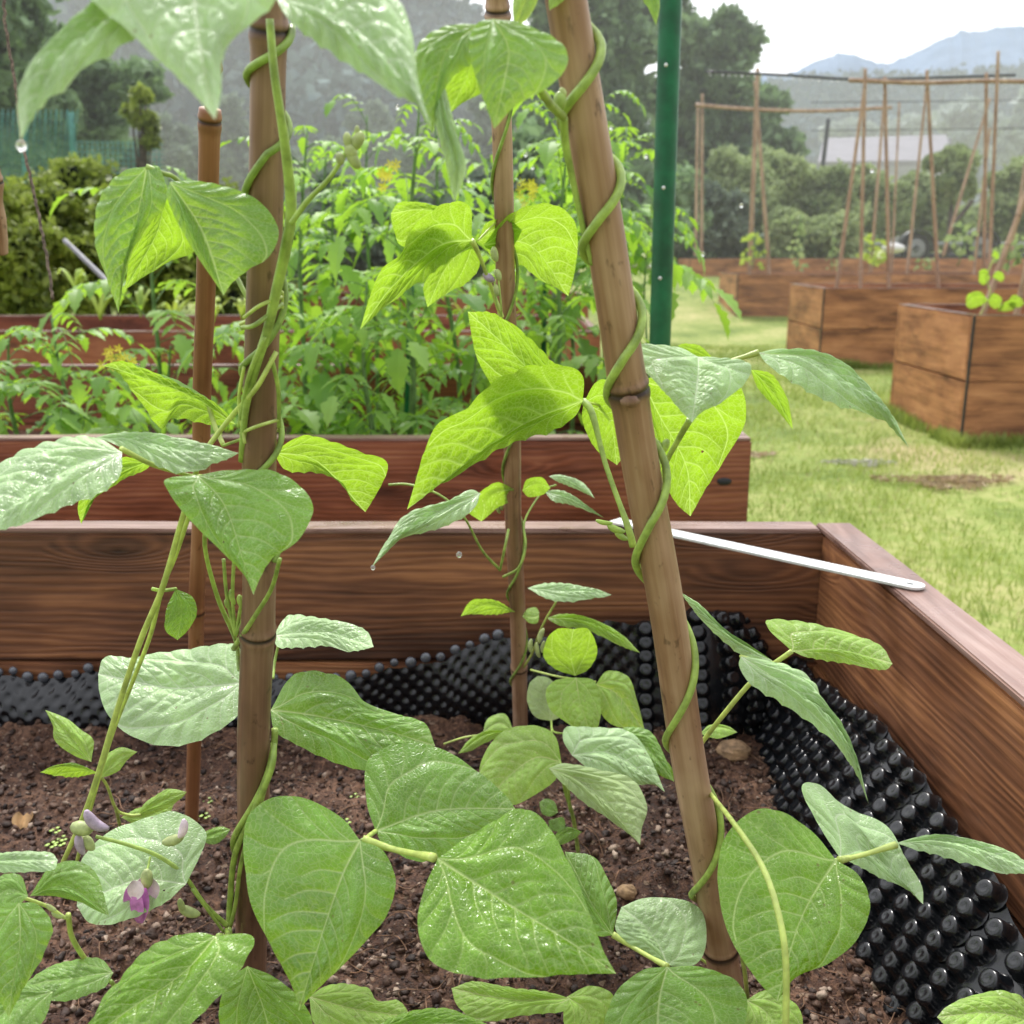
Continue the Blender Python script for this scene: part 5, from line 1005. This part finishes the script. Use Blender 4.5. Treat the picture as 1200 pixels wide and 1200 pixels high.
for q in (([(1158, 352)] + [(1145, 346), (1132, 358)], [(1148, 342), (1134, 346)], [(1150, 358), (1138, 362)]), ([(1158, 352)] + [(1168, 350), (1172, 360)], [(1164, 344), (1174, 350)], [(1160, 358), (1166, 362)]), ([(1160, 325)] + [(1152, 320), (1147, 330)], [(1156, 316), (1148, 318)], [(1158, 330), (1152, 334)]), ([(1163, 325), (1170, 322), (1177, 326)], [(1168, 318), (1175, 320)], [(1168, 328), (1174, 330)]), ([(1162, 300), (1166, 297), (1171, 302)], [(1165, 294), (1170, 297)], [(1166, 303), (1169, 304)]), ([(1180, 355), (1190, 350), (1200, 356)], [(1188, 346), (1197, 350)], [(1188, 360), (1196, 360)]), ([(1168, 365), (1180, 358), (1192, 358)], [(1178, 354), (1188, 354)], [(1180, 365), (1188, 363)])):
    leaf(pf, q, 6.5, .5, top=False, mat='leafu')
stalk(pf, [(1146, 374, 6.5), (1160, 345, 6.5), (1156, 325, 6.5), (1166, 300, 6.5)], .004, mat='stemy')

# ================================================================ TREES AND SHRUBS
def crown(A_or_name, centre, rad, n, ls, mat, parent, seed, clumps=14, flat=.8, name='crown', inner=None, sparse=1.0):
    r = np.random.default_rng(seed); c = np.asarray(centre); rad = np.asarray(rad, float)
    u = r.normal(size=(clumps, 3)); u /= np.linalg.norm(u, axis=1)[:, None]; cc = u*r.uniform(.15, .95, (clumps, 1))**.8*rad; cr = r.uniform(.20, .44, clumps)*rad.mean()*sparse
    k = r.integers(0, clumps, n); v = r.normal(size=(n, 3)); v /= np.linalg.norm(v, axis=1)[:, None]; rag = 1+.55*fbm(v[:, 0]*3+k*1.7, v[:, 1]*3, v[:, 2]*3, o=2)+.25*(r.random(n)**6)
    pos = c+cc[k]+v*(cr[k]*rag*r.uniform(.25, 1.08, n)**.5)[:, None]*np.array([1, 1, flat])
    a = r.normal(size=(n, 3)); a /= np.linalg.norm(a, axis=1)[:, None]; b = np.cross(a, r.normal(size=(n, 3))); b /= np.linalg.norm(b, axis=1)[:, None]; L = ls*1.55*r.uniform(.6, 1.4, n)[:, None]
    V = np.stack([pos-a*L*.5, pos+b*L*.3, pos+a*L*.6, pos-b*L*.3], 1).reshape(-1, 3); Fc = (np.arange(n)[:, None]*4+np.arange(4)); o = mesh(name, V, Fc, M[mat], parent, smooth=False)
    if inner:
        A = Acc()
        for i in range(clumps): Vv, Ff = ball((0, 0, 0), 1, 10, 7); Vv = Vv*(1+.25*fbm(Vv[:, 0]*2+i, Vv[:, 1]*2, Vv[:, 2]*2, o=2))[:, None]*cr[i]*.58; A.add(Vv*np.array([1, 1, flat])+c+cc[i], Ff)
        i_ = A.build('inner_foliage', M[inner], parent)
    return cc, cr, c
def tree(name, x0, x1, y0, y1, d, label, cat, mat, n=9000, ls=.1, seed=0, clumps=16, trunk=True, group=None, inner='inner', base=None, sparse=1.0, dr=.7):
    a = P(x0, y1, d); b = P(x1, y0, d); c = (a+b)/2; rad = np.array([abs(b[0]-a[0])/2, abs(b[0]-a[0])/2*dr, abs(b[2]-a[2])/2]); zb = float(gz(c[0], d)) if base is None else base
    e = empty(name, (c[0], c[1], zb), label, cat, group); cc, cr, c_ = crown(None, c, rad*.92, n, ls, mat, e, seed, clumps, inner=inner, sparse=sparse)
    A = Acc(); r = np.random.default_rng(seed+5); H = max(.3, c[2]-zb); tr = max(.02, H*.022)
    V, Fc = tube([(c[0]+.05, c[1], zb-.1), (c[0]-.04*H, c[1], zb+H*.5), c], [tr*1.4, tr, tr*.5], 8, 12); A.add(V, Fc)
    for i in range(min(clumps, 9)):
        s = np.array([c[0]-.03*H, c[1], zb+H*r.uniform(.3, .9)]); V, Fc = tube([s, (s+c+cc[i])/2+[0, 0, .1*H*.3], c+cc[i]], [tr*.6, tr*.15], 5, 8); A.add(V, Fc)
    A.build('trunk', M['trunk'], e); return e
TB = 'trees beyond the garden'; SH = 'hedge shrubs beyond the right hand beds'; LB = 'leafy shrubs behind the beds on the left'
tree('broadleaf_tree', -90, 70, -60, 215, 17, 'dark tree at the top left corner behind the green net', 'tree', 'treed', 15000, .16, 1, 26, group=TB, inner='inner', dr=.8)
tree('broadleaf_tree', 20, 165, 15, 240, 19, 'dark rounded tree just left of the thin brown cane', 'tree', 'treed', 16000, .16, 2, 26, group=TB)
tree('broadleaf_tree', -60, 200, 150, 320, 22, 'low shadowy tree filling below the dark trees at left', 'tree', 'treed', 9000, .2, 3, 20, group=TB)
for i, (x0, x1, y0, y1, d, lb) in enumerate(((-50, 60, 215, 345, 8.2, 'leftmost leafy shrub behind the twine'), (30, 120, 235, 345, 8.6, 'leafy shrub right of the hanging twine'), (85, 170, 225, 340, 8.9, 'yellow green shrub behind the grey rod'), (120, 240, 240, 345, 9.4, 'leafy shrub behind the hanging bean leaves'), (40, 150, 185, 270, 10.2, 'taller shrub growing behind the net'), (150, 185, 105, 190, 13, 'slim pale green sapling behind the net'), (215, 330, 235, 350, 11, 'shadowed shrub between the two left canes'))):
    tree('shrub', x0-(22 if i != 5 else 0), x1+(22 if i != 5 else 0), y0-12, y1+(34 if i != 5 else 0), d, lb, 'shrub', 'bushl', 15000 if i != 5 else 900, .045 if i != 5 else .07, 20+i, 44 if i != 5 else 8, group=LB, inner='inner' if i != 5 else None, base=0.0)
for i, (x0, x1, y0, y1, d, lb) in enumerate(((330, 460, 200, 330, 12, 'dim shrub behind the tall tomato plants'), (515, 640, 165, 320, 13, 'rounded shrub behind the middle cane'), (440, 560, 215, 330, 12.5, 'low shrub left of the middle cane'))):
    tree('shrub', x0, x1, y0, y1, d, lb, 'shrub', 'treemist', 6000, .09, 30+i, 16, group=LB, inner='innerm', base=0.0)
# central trees
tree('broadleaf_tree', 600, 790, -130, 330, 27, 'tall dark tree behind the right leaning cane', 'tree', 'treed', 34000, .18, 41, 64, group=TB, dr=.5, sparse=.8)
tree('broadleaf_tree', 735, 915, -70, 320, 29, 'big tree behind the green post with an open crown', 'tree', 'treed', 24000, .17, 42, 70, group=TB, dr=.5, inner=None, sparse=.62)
tree('broadleaf_tree', 790, 945, 95, 318, 30, 'lower tree whose right side slopes down past the far canes', 'tree', 'treed', 16000, .20, 43, 26, group=TB)
tree('broadleaf_tree', 620, 760, 120, 340, 25, 'dense lower tree right of the tomato plants', 'tree', 'treed', 16000, .20, 44, 26, group=TB)
tree('broadleaf_tree', 690, 800, -160, 60, 28, 'upper crown of the tall trees at the top centre', 'tree', 'treemist', 9000, .17, 45, 34, group=TB, inner=None, sparse=.7)
for i, (x0, x1, y0, y1, d) in enumerate(((812, 905, 170, 312, 24), (870, 960, 165, 312, 25), (935, 1010, 200, 312, 25), (985, 1060, 190, 306, 26), (1045, 1105, 205, 300, 27), (1150, 1230, 195, 306, 25), (1085, 1165, 235, 300, 28), (900, 1000, 245, 315, 22.5), (800, 880, 225, 318, 22), (1180, 1260, 165, 290, 29))):
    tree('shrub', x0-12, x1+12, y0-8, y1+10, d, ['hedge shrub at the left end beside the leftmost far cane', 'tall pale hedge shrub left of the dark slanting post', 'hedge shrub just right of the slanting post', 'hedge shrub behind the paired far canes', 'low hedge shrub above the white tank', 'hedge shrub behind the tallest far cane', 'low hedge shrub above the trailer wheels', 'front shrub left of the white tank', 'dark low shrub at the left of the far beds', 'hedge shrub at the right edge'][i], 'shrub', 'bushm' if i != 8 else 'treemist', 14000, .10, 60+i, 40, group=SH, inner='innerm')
tree('small_tree', 1085, 1160, 160, 245, 23.5, 'small forked tree standing in front of the barn roof', 'tree', 'bushm', 5000, .12, 75, 18, inner='innerm', group=TB)
props(tubeobj('leaning_branch', [P(1108, 300, 23), P(1112, 270, 23), P(1128, 250, 23), P(1140, 235, 23)], .05, M['trunk']), 'bare forked branch leaning under the small tree', 'branch')
for i, (x0, x1, y0, y1, d) in enumerate(((1090, 1170, 118, 200, 75), (1150, 1250, 95, 200, 70), (960, 1040, 140, 180, 95), (1020, 1100, 132, 178, 100))):
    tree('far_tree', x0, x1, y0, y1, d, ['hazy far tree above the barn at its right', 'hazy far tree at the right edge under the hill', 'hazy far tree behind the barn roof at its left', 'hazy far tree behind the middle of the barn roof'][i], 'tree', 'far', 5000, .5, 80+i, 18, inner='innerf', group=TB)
# long low grass band behind the far beds
xs_ = rng.uniform(4, 14, 16000); ys_ = rng.uniform(20, 24, 16000)

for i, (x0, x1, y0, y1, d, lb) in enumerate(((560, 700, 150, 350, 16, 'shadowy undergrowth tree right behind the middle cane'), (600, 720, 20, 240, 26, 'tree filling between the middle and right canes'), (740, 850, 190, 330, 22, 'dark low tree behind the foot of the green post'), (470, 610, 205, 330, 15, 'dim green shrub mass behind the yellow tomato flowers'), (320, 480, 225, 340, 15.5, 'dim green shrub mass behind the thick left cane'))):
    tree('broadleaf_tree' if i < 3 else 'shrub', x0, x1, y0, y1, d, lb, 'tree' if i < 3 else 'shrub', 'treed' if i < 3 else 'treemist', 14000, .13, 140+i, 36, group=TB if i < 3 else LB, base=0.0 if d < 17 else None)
# ---------------------------------------------------------------- hills
def hill(name, pts, D, yb_, mat, label, rough=1.0, seed=0, near=.55):
    X_, Y_ = np.array(pts, float).T; n = 260; xs = np.linspace(X_[0], X_[-1], n); ysk = np.interp(xs, X_, Y_)+rough*(3.0*fbm(xs/28, xs*0, o=4, seed=seed)+1.6*fbm(xs/5, xs*0, o=3, seed=seed+3))
    m = 60; top = P(xs, ysk, D); bot = P(xs, np.full(n, yb_), D*near); g_ = np.linspace(0, 1, m)[:, None, None]; S = top[None]*(1-g_)+bot[None]*g_; S[..., 2] += np.sin(np.linspace(0, PI, m))[:, None]*D*.012
    S[1:-1, :, 2] += D*.006*fbm(S[1:-1, :, 0]/D*40, S[1:-1, :, 1]/D*30, o=4, seed=seed)
    return props(mesh(name, S.reshape(-1, 3), gridfaces(m, n), M[mat]), kind='structure', label=label)
def wooded(name, pts, D, yb_, near, n, rad, mat, label, seed, x0, x1):
    r = np.random.default_rng(seed); X_, Y_ = np.array(pts, float).T; xs = r.uniform(x0, x1, n); g_ = r.uniform(0, 1, n)**1.1; ysk = np.interp(xs, X_, Y_); top = P(xs, ysk, D); bot = P(xs, np.full(n, yb_), D*near)
    c = top*(1-g_)[:, None]+bot*g_[:, None]; c[:, 2] += np.sin(g_*PI)*D*.012; R_ = rad*r.uniform(.5, 1.4, n); m = 70; v = r.normal(size=(n, m, 3)); v /= np.linalg.norm(v, axis=2)[..., None]; v[..., 2] = np.abs(v[..., 2])*1.35
    pos = (c[:, None]+v*R_[:, None, None]*r.uniform(.5, 1.1, (n, m, 1))).reshape(-1, 3); k = len(pos); a = r.normal(size=(k, 3)); a /= np.linalg.norm(a, axis=1)[:, None]; b = np.cross(a, r.normal(size=(k, 3))); b /= np.linalg.norm(b, axis=1)[:, None]; L = rad*.20*r.uniform(.6, 1.3, (k, 1))
    V = np.stack([pos-a*L, pos+b*L*.6, pos+a*L, pos-b*L*.6], 1).reshape(-1, 3); props(mesh(name, V, np.arange(k)[:, None]*4+np.arange(4), M[mat], smooth=False), label, 'wood', kind='stuff')
M['woodl'] = simple_leaf('hazed_left_wood', (.02, .042, .06), (.21, .29, .27), (.07, .10, .09), tf=.2, nsc=.13, rough=1.0, spec=0.0)  # haze, bright tops and shading of the slope painted into the leaf colour
M['woodr'] = simple_leaf('hazed_right_wood', (.06, .11, .14), (.14, .21, .23), (.15, .20, .20), tf=.3, nsc=.04, rough=1.0, spec=0.0)  # haze over the right slope painted into its leaf colour
LH = [(-500, -220), (-200, -160), (150, -60), (330, -25), (430, 4), (470, 24), (500, 42), (530, 60), (580, 92), (640, 125), (700, 150), (800, 185)]
for i, (x0, x1, y0, y1, d) in enumerate(((150, 250, 120, 260, 42), (225, 320, 95, 270, 50), (325, 420, 150, 290, 44), (400, 480, 110, 280, 52), (470, 545, 120, 290, 40), (540, 620, 95, 290, 46), (285, 370, 165, 300, 38), (590, 650, 95, 260, 48))):
    tree('broadleaf_tree', x0, x1, y0, y1, d, ['hazy tree beyond the net just left of the thin brown cane', 'hazy tree seen between the two left canes', 'hazy tree just right of the thick left cane', 'hazy tree above the flower bud stalk', 'hazy tree behind the yellow tomato flowers', 'hazy tree immediately left of the middle cane', 'low hazy tree behind the thick left cane', 'tall hazy tree right of the top of the middle cane'][i], 'tree', 'treemist', 7000, .22, 300+i, 34, group=TB, inner='innerm', sparse=.85)
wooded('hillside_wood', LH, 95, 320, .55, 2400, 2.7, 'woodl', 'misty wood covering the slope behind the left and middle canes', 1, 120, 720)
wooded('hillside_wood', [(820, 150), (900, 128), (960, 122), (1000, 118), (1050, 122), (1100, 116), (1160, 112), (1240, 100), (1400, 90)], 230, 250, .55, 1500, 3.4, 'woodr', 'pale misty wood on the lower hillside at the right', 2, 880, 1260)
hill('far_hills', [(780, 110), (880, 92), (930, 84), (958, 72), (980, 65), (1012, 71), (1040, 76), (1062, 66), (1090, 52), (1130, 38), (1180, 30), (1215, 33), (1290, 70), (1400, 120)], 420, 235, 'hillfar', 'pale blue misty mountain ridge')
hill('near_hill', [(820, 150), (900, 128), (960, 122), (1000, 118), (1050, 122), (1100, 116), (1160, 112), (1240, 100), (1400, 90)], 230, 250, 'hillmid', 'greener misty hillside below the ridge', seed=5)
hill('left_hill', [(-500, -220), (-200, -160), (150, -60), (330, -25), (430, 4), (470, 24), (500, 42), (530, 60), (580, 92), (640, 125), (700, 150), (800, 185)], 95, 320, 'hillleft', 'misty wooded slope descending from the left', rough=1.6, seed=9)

# ---------------------------------------------------------------- barn, trailer, net
def barn():
    d = 60; e = empty('barn', P(1040, 300, d), 'long low barn with pale lilac grey roof beyond the hedge', 'barn')
    z = lambda x, y: P(x, y, d); V = [z(965, 168), z(1108, 164), z(1118, 194), z(958, 196)]; V[0] = P(965, 168, d+6); V[1] = P(1108, 164, d+6)
    V2 = [v+np.array([0, 0, .3]) for v in V]; mesh('roof', np.array(V+V2), [(0, 1, 2, 3), (4, 7, 6, 5), (0, 4, 5, 1), (1, 5, 6, 2), (2, 6, 7, 3), (3, 7, 4, 0)], M['barnroof'], e, smooth=False)
    a, b = z(962, 196), z(1114, 194); g0 = 0; W = [a, b, (b[0], b[1], g0), (a[0], a[1], g0), (V[0][0], V[0][1]-1, V[0][2]), (V[1][0], V[1][1]-1, V[1][2]), (V[1][0], V[1][1]-1, g0), (V[0][0], V[0][1]-1, g0)]
    mesh('wall', np.array([np.array(q) for q in W]), [(0, 1, 2, 3), (4, 7, 6, 5), (0, 3, 7, 4), (1, 5, 6, 2)], M['barnwall'], e, smooth=False)
barn()
def trailer():
    d = 23.3; e = empty('trailer', P(1090, 300, d), 'flat utility trailer with black wheels under rounded fenders parked by the hedge', 'trailer')
    for x, y in ((1072, 291), (1148, 289)):
        c = P(x, y, d); V, F_ = [], []
        def ringobj(nm, prof, mat, par, seg=28):
            V = []; a = np.linspace(0, 2*PI, seg, endpoint=False)
            for yy, rr in prof: V.append(np.stack([c[0]+np.cos(a)*rr, np.full(seg, c[1]+yy), c[2]+np.sin(a)*rr], 1))
            V = np.vstack(V); n = len(prof); Fc = [(i*seg+j, i*seg+(j+1) % seg, (i+1)*seg+(j+1) % seg, (i+1)*seg+j) for i in range(n-1) for j in range(seg)]+[tuple(range(seg))]
            return mesh(nm, V, Fc, M[mat], par)
        w = ringobj('wheel', [(.0, .17), (-.07, .20), (-.10, .27), (-.09, .31), (-.04, .33), (.08, .33), (.12, .28)], 'tyre', e); ringobj('rim', [(-.085, .05), (-.05, .12), (-.095, .19), (-.075, .205)], 'rimm', w)
        a = np.linspace(-.15, PI+.15, 20); V = []
        for rr, yy in ((.375, -.16), (.395, -.16), (.395, .14), (.375, .14)): V.append(np.stack([c[0]+np.cos(a)*rr, np.full(20, c[1]+yy), c[2]+np.sin(a)*rr], 1))
        V = np.vstack(V); Fc = [(k*20+j, k*20+j+1, ((k+1) % 4)*20+j+1, ((k+1) % 4)*20+j) for k in range(4) for j in range(19)]; mesh('fender', V, Fc, M['fender'], e)
    for pts, r, nm, mt in (([(985, 287), (1020, 286), (1062, 287)], .05, 'side_rail', 'frame'), ([(1085, 286), (1140, 286)], .05, 'side_rail', 'frame'), ([(1160, 286), (1215, 287)], .05, 'side_rail', 'frame'), ([(987, 287), (987, 303)], .045, 'tow_leg', 'frame'), ([(1040, 300), (1215, 300)], .07, 'chassis', 'fender')):
        tubeobj(nm, [P(x, y, d) for x, y in pts], r, M[mt], e)
trailer()
V, Fc = ball(P(1047, 291, 22.8), .26, 16, 10, (1, .6, .42)); props(mesh('water_tank', V, Fc, M['white']), 'white rounded tank on the trailer tongue', 'tank')
# hanging green net: real strands
A = Acc(); dN = 12.5
for x in np.arange(-20, 90, 4.2):
    V, Fc = tube([P(x+2*math.sin(x), 128, dN), P(x-2, 190, dN), P(x+3*math.sin(x*.3), 252, dN)], .0055, 3, 6); A.add(V, Fc)
for y in np.arange(132, 252, 4.2):
    V, Fc = tube([P(-25, y, dN), P(30, y+3, dN), P(90-abs(y-140)*.05, y, dN)], .005, 3, 6); A.add(V, Fc)
for x in (84, 28): V, Fc = tube([P(x, 132, dN), P(x+4, 250, dN)], .035, 5, 5); A.add(V, Fc)
props(A.build('garden_net', M['net']), 'hanging teal green mesh net at the left below the dark trees', 'net')
A = Acc()
for x in np.arange(90, 190, 6): V, Fc = tube([P(x, 165, 15), P(x+2, 262, 15)], .008, 3, 4); A.add(V, Fc)
for y in np.arange(166, 262, 6): V, Fc = tube([P(88, y, 15), P(192, y+3, 15)], .008, 3, 4); A.add(V, Fc)
props(A.build('garden_net', M['net']), 'fainter green mesh net continuing right towards the thin brown cane', 'net')
# twine, rod, wooden tag
pts = [(2, -20), (8, 40), (18, 100), (26, 165), (36, 210), (48, 265), (58, 320), (62, 350)]
Q = catmull([P(x, y, 1.45) for x, y in pts], 90); V, Fc = tube(Q+.0012*rng.normal(size=Q.shape)*.5, .0020, 6, raw=True); props(mesh('twine', V, Fc, M['twine']), 'rough brown twine hanging down at the left', 'twine')
props(tubeobj('metal_rod', [P(76, 282, 5.6), P(132, 336, 5.2)], .014, M['rodm']), 'grey metal rod slanting in front of the left shrubs', 'rod')
props(cane('bamboo_cane', P(1, 296, 1.2), P(-14, 150, 1.15), .0085, .0085, [.6], M['bam'], None), 'cut end of a pale cane poking in at the left edge', 'bamboo cane')
V, Fc = ball((float(onz(880, 515, .8)[0])-.055, float(onz(500, 516, .8)[1])-.001, .8-.09), .012, 12, 6, (1.4, .35, .7)); props(mesh('bolt', V, Fc, M['tyre']), 'dark bolt head on the end of the second bed', 'bolt')
# falling rain and splashes: small drops in the air
for i, (x, y, lb) in enumerate(((716, 150, 'below the tomato leaf right of the leaning cane'), (757, 183, 'at the tomato leaf tip near the green post'), (616, 181, 'just right of the middle cane top'), (624, 196, 'lowest of those right of the middle cane'), (549, 211, 'left of the middle cane under the twisted leaf'), (763, 310, 'on the left edge of the green post low down'), (763, 276, 'on the left edge of the green post'), (466, 126, 'under the leaf tip of the tall tomato plant'), (338, 198, 'beside the thick left cane'), (1022, 200, 'falling before the hedge'), (869, 241, 'falling before the dark trees'), (824, 298, 'under the tomato tip right of the green post'))):
    V, Fc = ball(P(x, y, 2.85), .0052, 12, 9, (1, 1, 1.2)); props(mesh('water_drop', V, Fc, M['water']), 'bright rain drop '+lb, 'water drop', 'rain drops glinting in the air and on tomato tips')

# misty air over the far garden and hills
def mist():
    bm = bmesh.new(); bmesh.ops.create_cube(bm, size=1.0)
    for v in bm.verts: v.co = Vector((v.co.x*170, 9+(v.co.y+.5)*70, -1+(v.co.z+.5)*17))
    me = bpy.data.meshes.new('mist'); bm.to_mesh(me); bm.free(); m = bpy.data.materials.new('mist'); m.use_nodes = True; nt_ = m.node_tree; nt_.nodes.clear(); o_ = nt_.nodes.new('ShaderNodeOutputMaterial'); v_ = nt_.nodes.new('ShaderNodeVolumeScatter'); v_.inputs['Density'].default_value = .0045; v_.inputs['Color'].default_value = (.98, .99, 1, 1); v_.inputs['Anisotropy'].default_value = .2
    nt_.links.new(v_.outputs[0], o_.inputs['Volume']); me.materials.append(m); o = bpy.data.objects.new('mist', me); C.objects.link(o); props(o, kind='structure', label='misty rainy air over the far garden and hills')
mist()
# ================================================================ CAMERA AND LIGHT
cam = bpy.data.cameras.new('camera'); co = bpy.data.objects.new('camera', cam); C.objects.link(co); co.location = CAM; co.rotation_euler = (PI/2-PITCH, 0, 0)
cam.sensor_width = 36; cam.lens = 36; cam.clip_end = 3000; cam.clip_start = .02; cam.dof.use_dof = True; cam.dof.focus_distance = .80; cam.dof.aperture_fstop = 11.0
sc.camera = co
SUN_EL, SUN_AZ = math.radians(52), math.radians(-12)       # azimuth from +Y, negative = left
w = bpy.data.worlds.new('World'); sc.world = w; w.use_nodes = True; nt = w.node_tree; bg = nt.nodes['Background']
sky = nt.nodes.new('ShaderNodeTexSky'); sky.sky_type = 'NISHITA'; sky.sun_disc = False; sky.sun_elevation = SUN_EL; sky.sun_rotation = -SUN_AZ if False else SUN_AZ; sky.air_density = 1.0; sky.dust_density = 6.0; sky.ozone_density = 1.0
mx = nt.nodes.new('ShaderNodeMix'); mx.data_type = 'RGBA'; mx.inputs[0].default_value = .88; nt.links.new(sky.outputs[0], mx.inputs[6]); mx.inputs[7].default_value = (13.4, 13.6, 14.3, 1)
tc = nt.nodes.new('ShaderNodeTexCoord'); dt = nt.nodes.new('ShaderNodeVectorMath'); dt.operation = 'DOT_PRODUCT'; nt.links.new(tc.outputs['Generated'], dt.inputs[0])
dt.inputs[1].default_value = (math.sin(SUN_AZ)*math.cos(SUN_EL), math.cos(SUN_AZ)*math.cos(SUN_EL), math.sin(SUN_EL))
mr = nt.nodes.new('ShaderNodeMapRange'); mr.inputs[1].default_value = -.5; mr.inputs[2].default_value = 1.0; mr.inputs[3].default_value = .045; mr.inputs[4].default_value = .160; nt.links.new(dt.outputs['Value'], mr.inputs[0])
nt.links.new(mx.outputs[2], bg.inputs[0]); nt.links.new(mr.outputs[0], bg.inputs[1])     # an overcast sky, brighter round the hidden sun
sun = bpy.data.lights.new('sun', 'SUN'); sun.energy = 3.3; sun.angle = math.radians(11); sun.color = (1, .97, .92); so = bpy.data.objects.new('sun', sun); C.objects.link(so)
dv = Vector((math.sin(SUN_AZ)*math.cos(SUN_EL), math.cos(SUN_AZ)*math.cos(SUN_EL), math.sin(SUN_EL))); so.rotation_euler = (-dv).to_track_quat('-Z', 'Y').to_euler()
sc.view_settings.view_transform = 'Standard'; sc.view_settings.look = 'None'; sc.view_settings.exposure = 0
sc.cycles.max_bounces = 8; sc.cycles.volume_bounces = 2; sc.cycles.transparent_max_bounces = 8
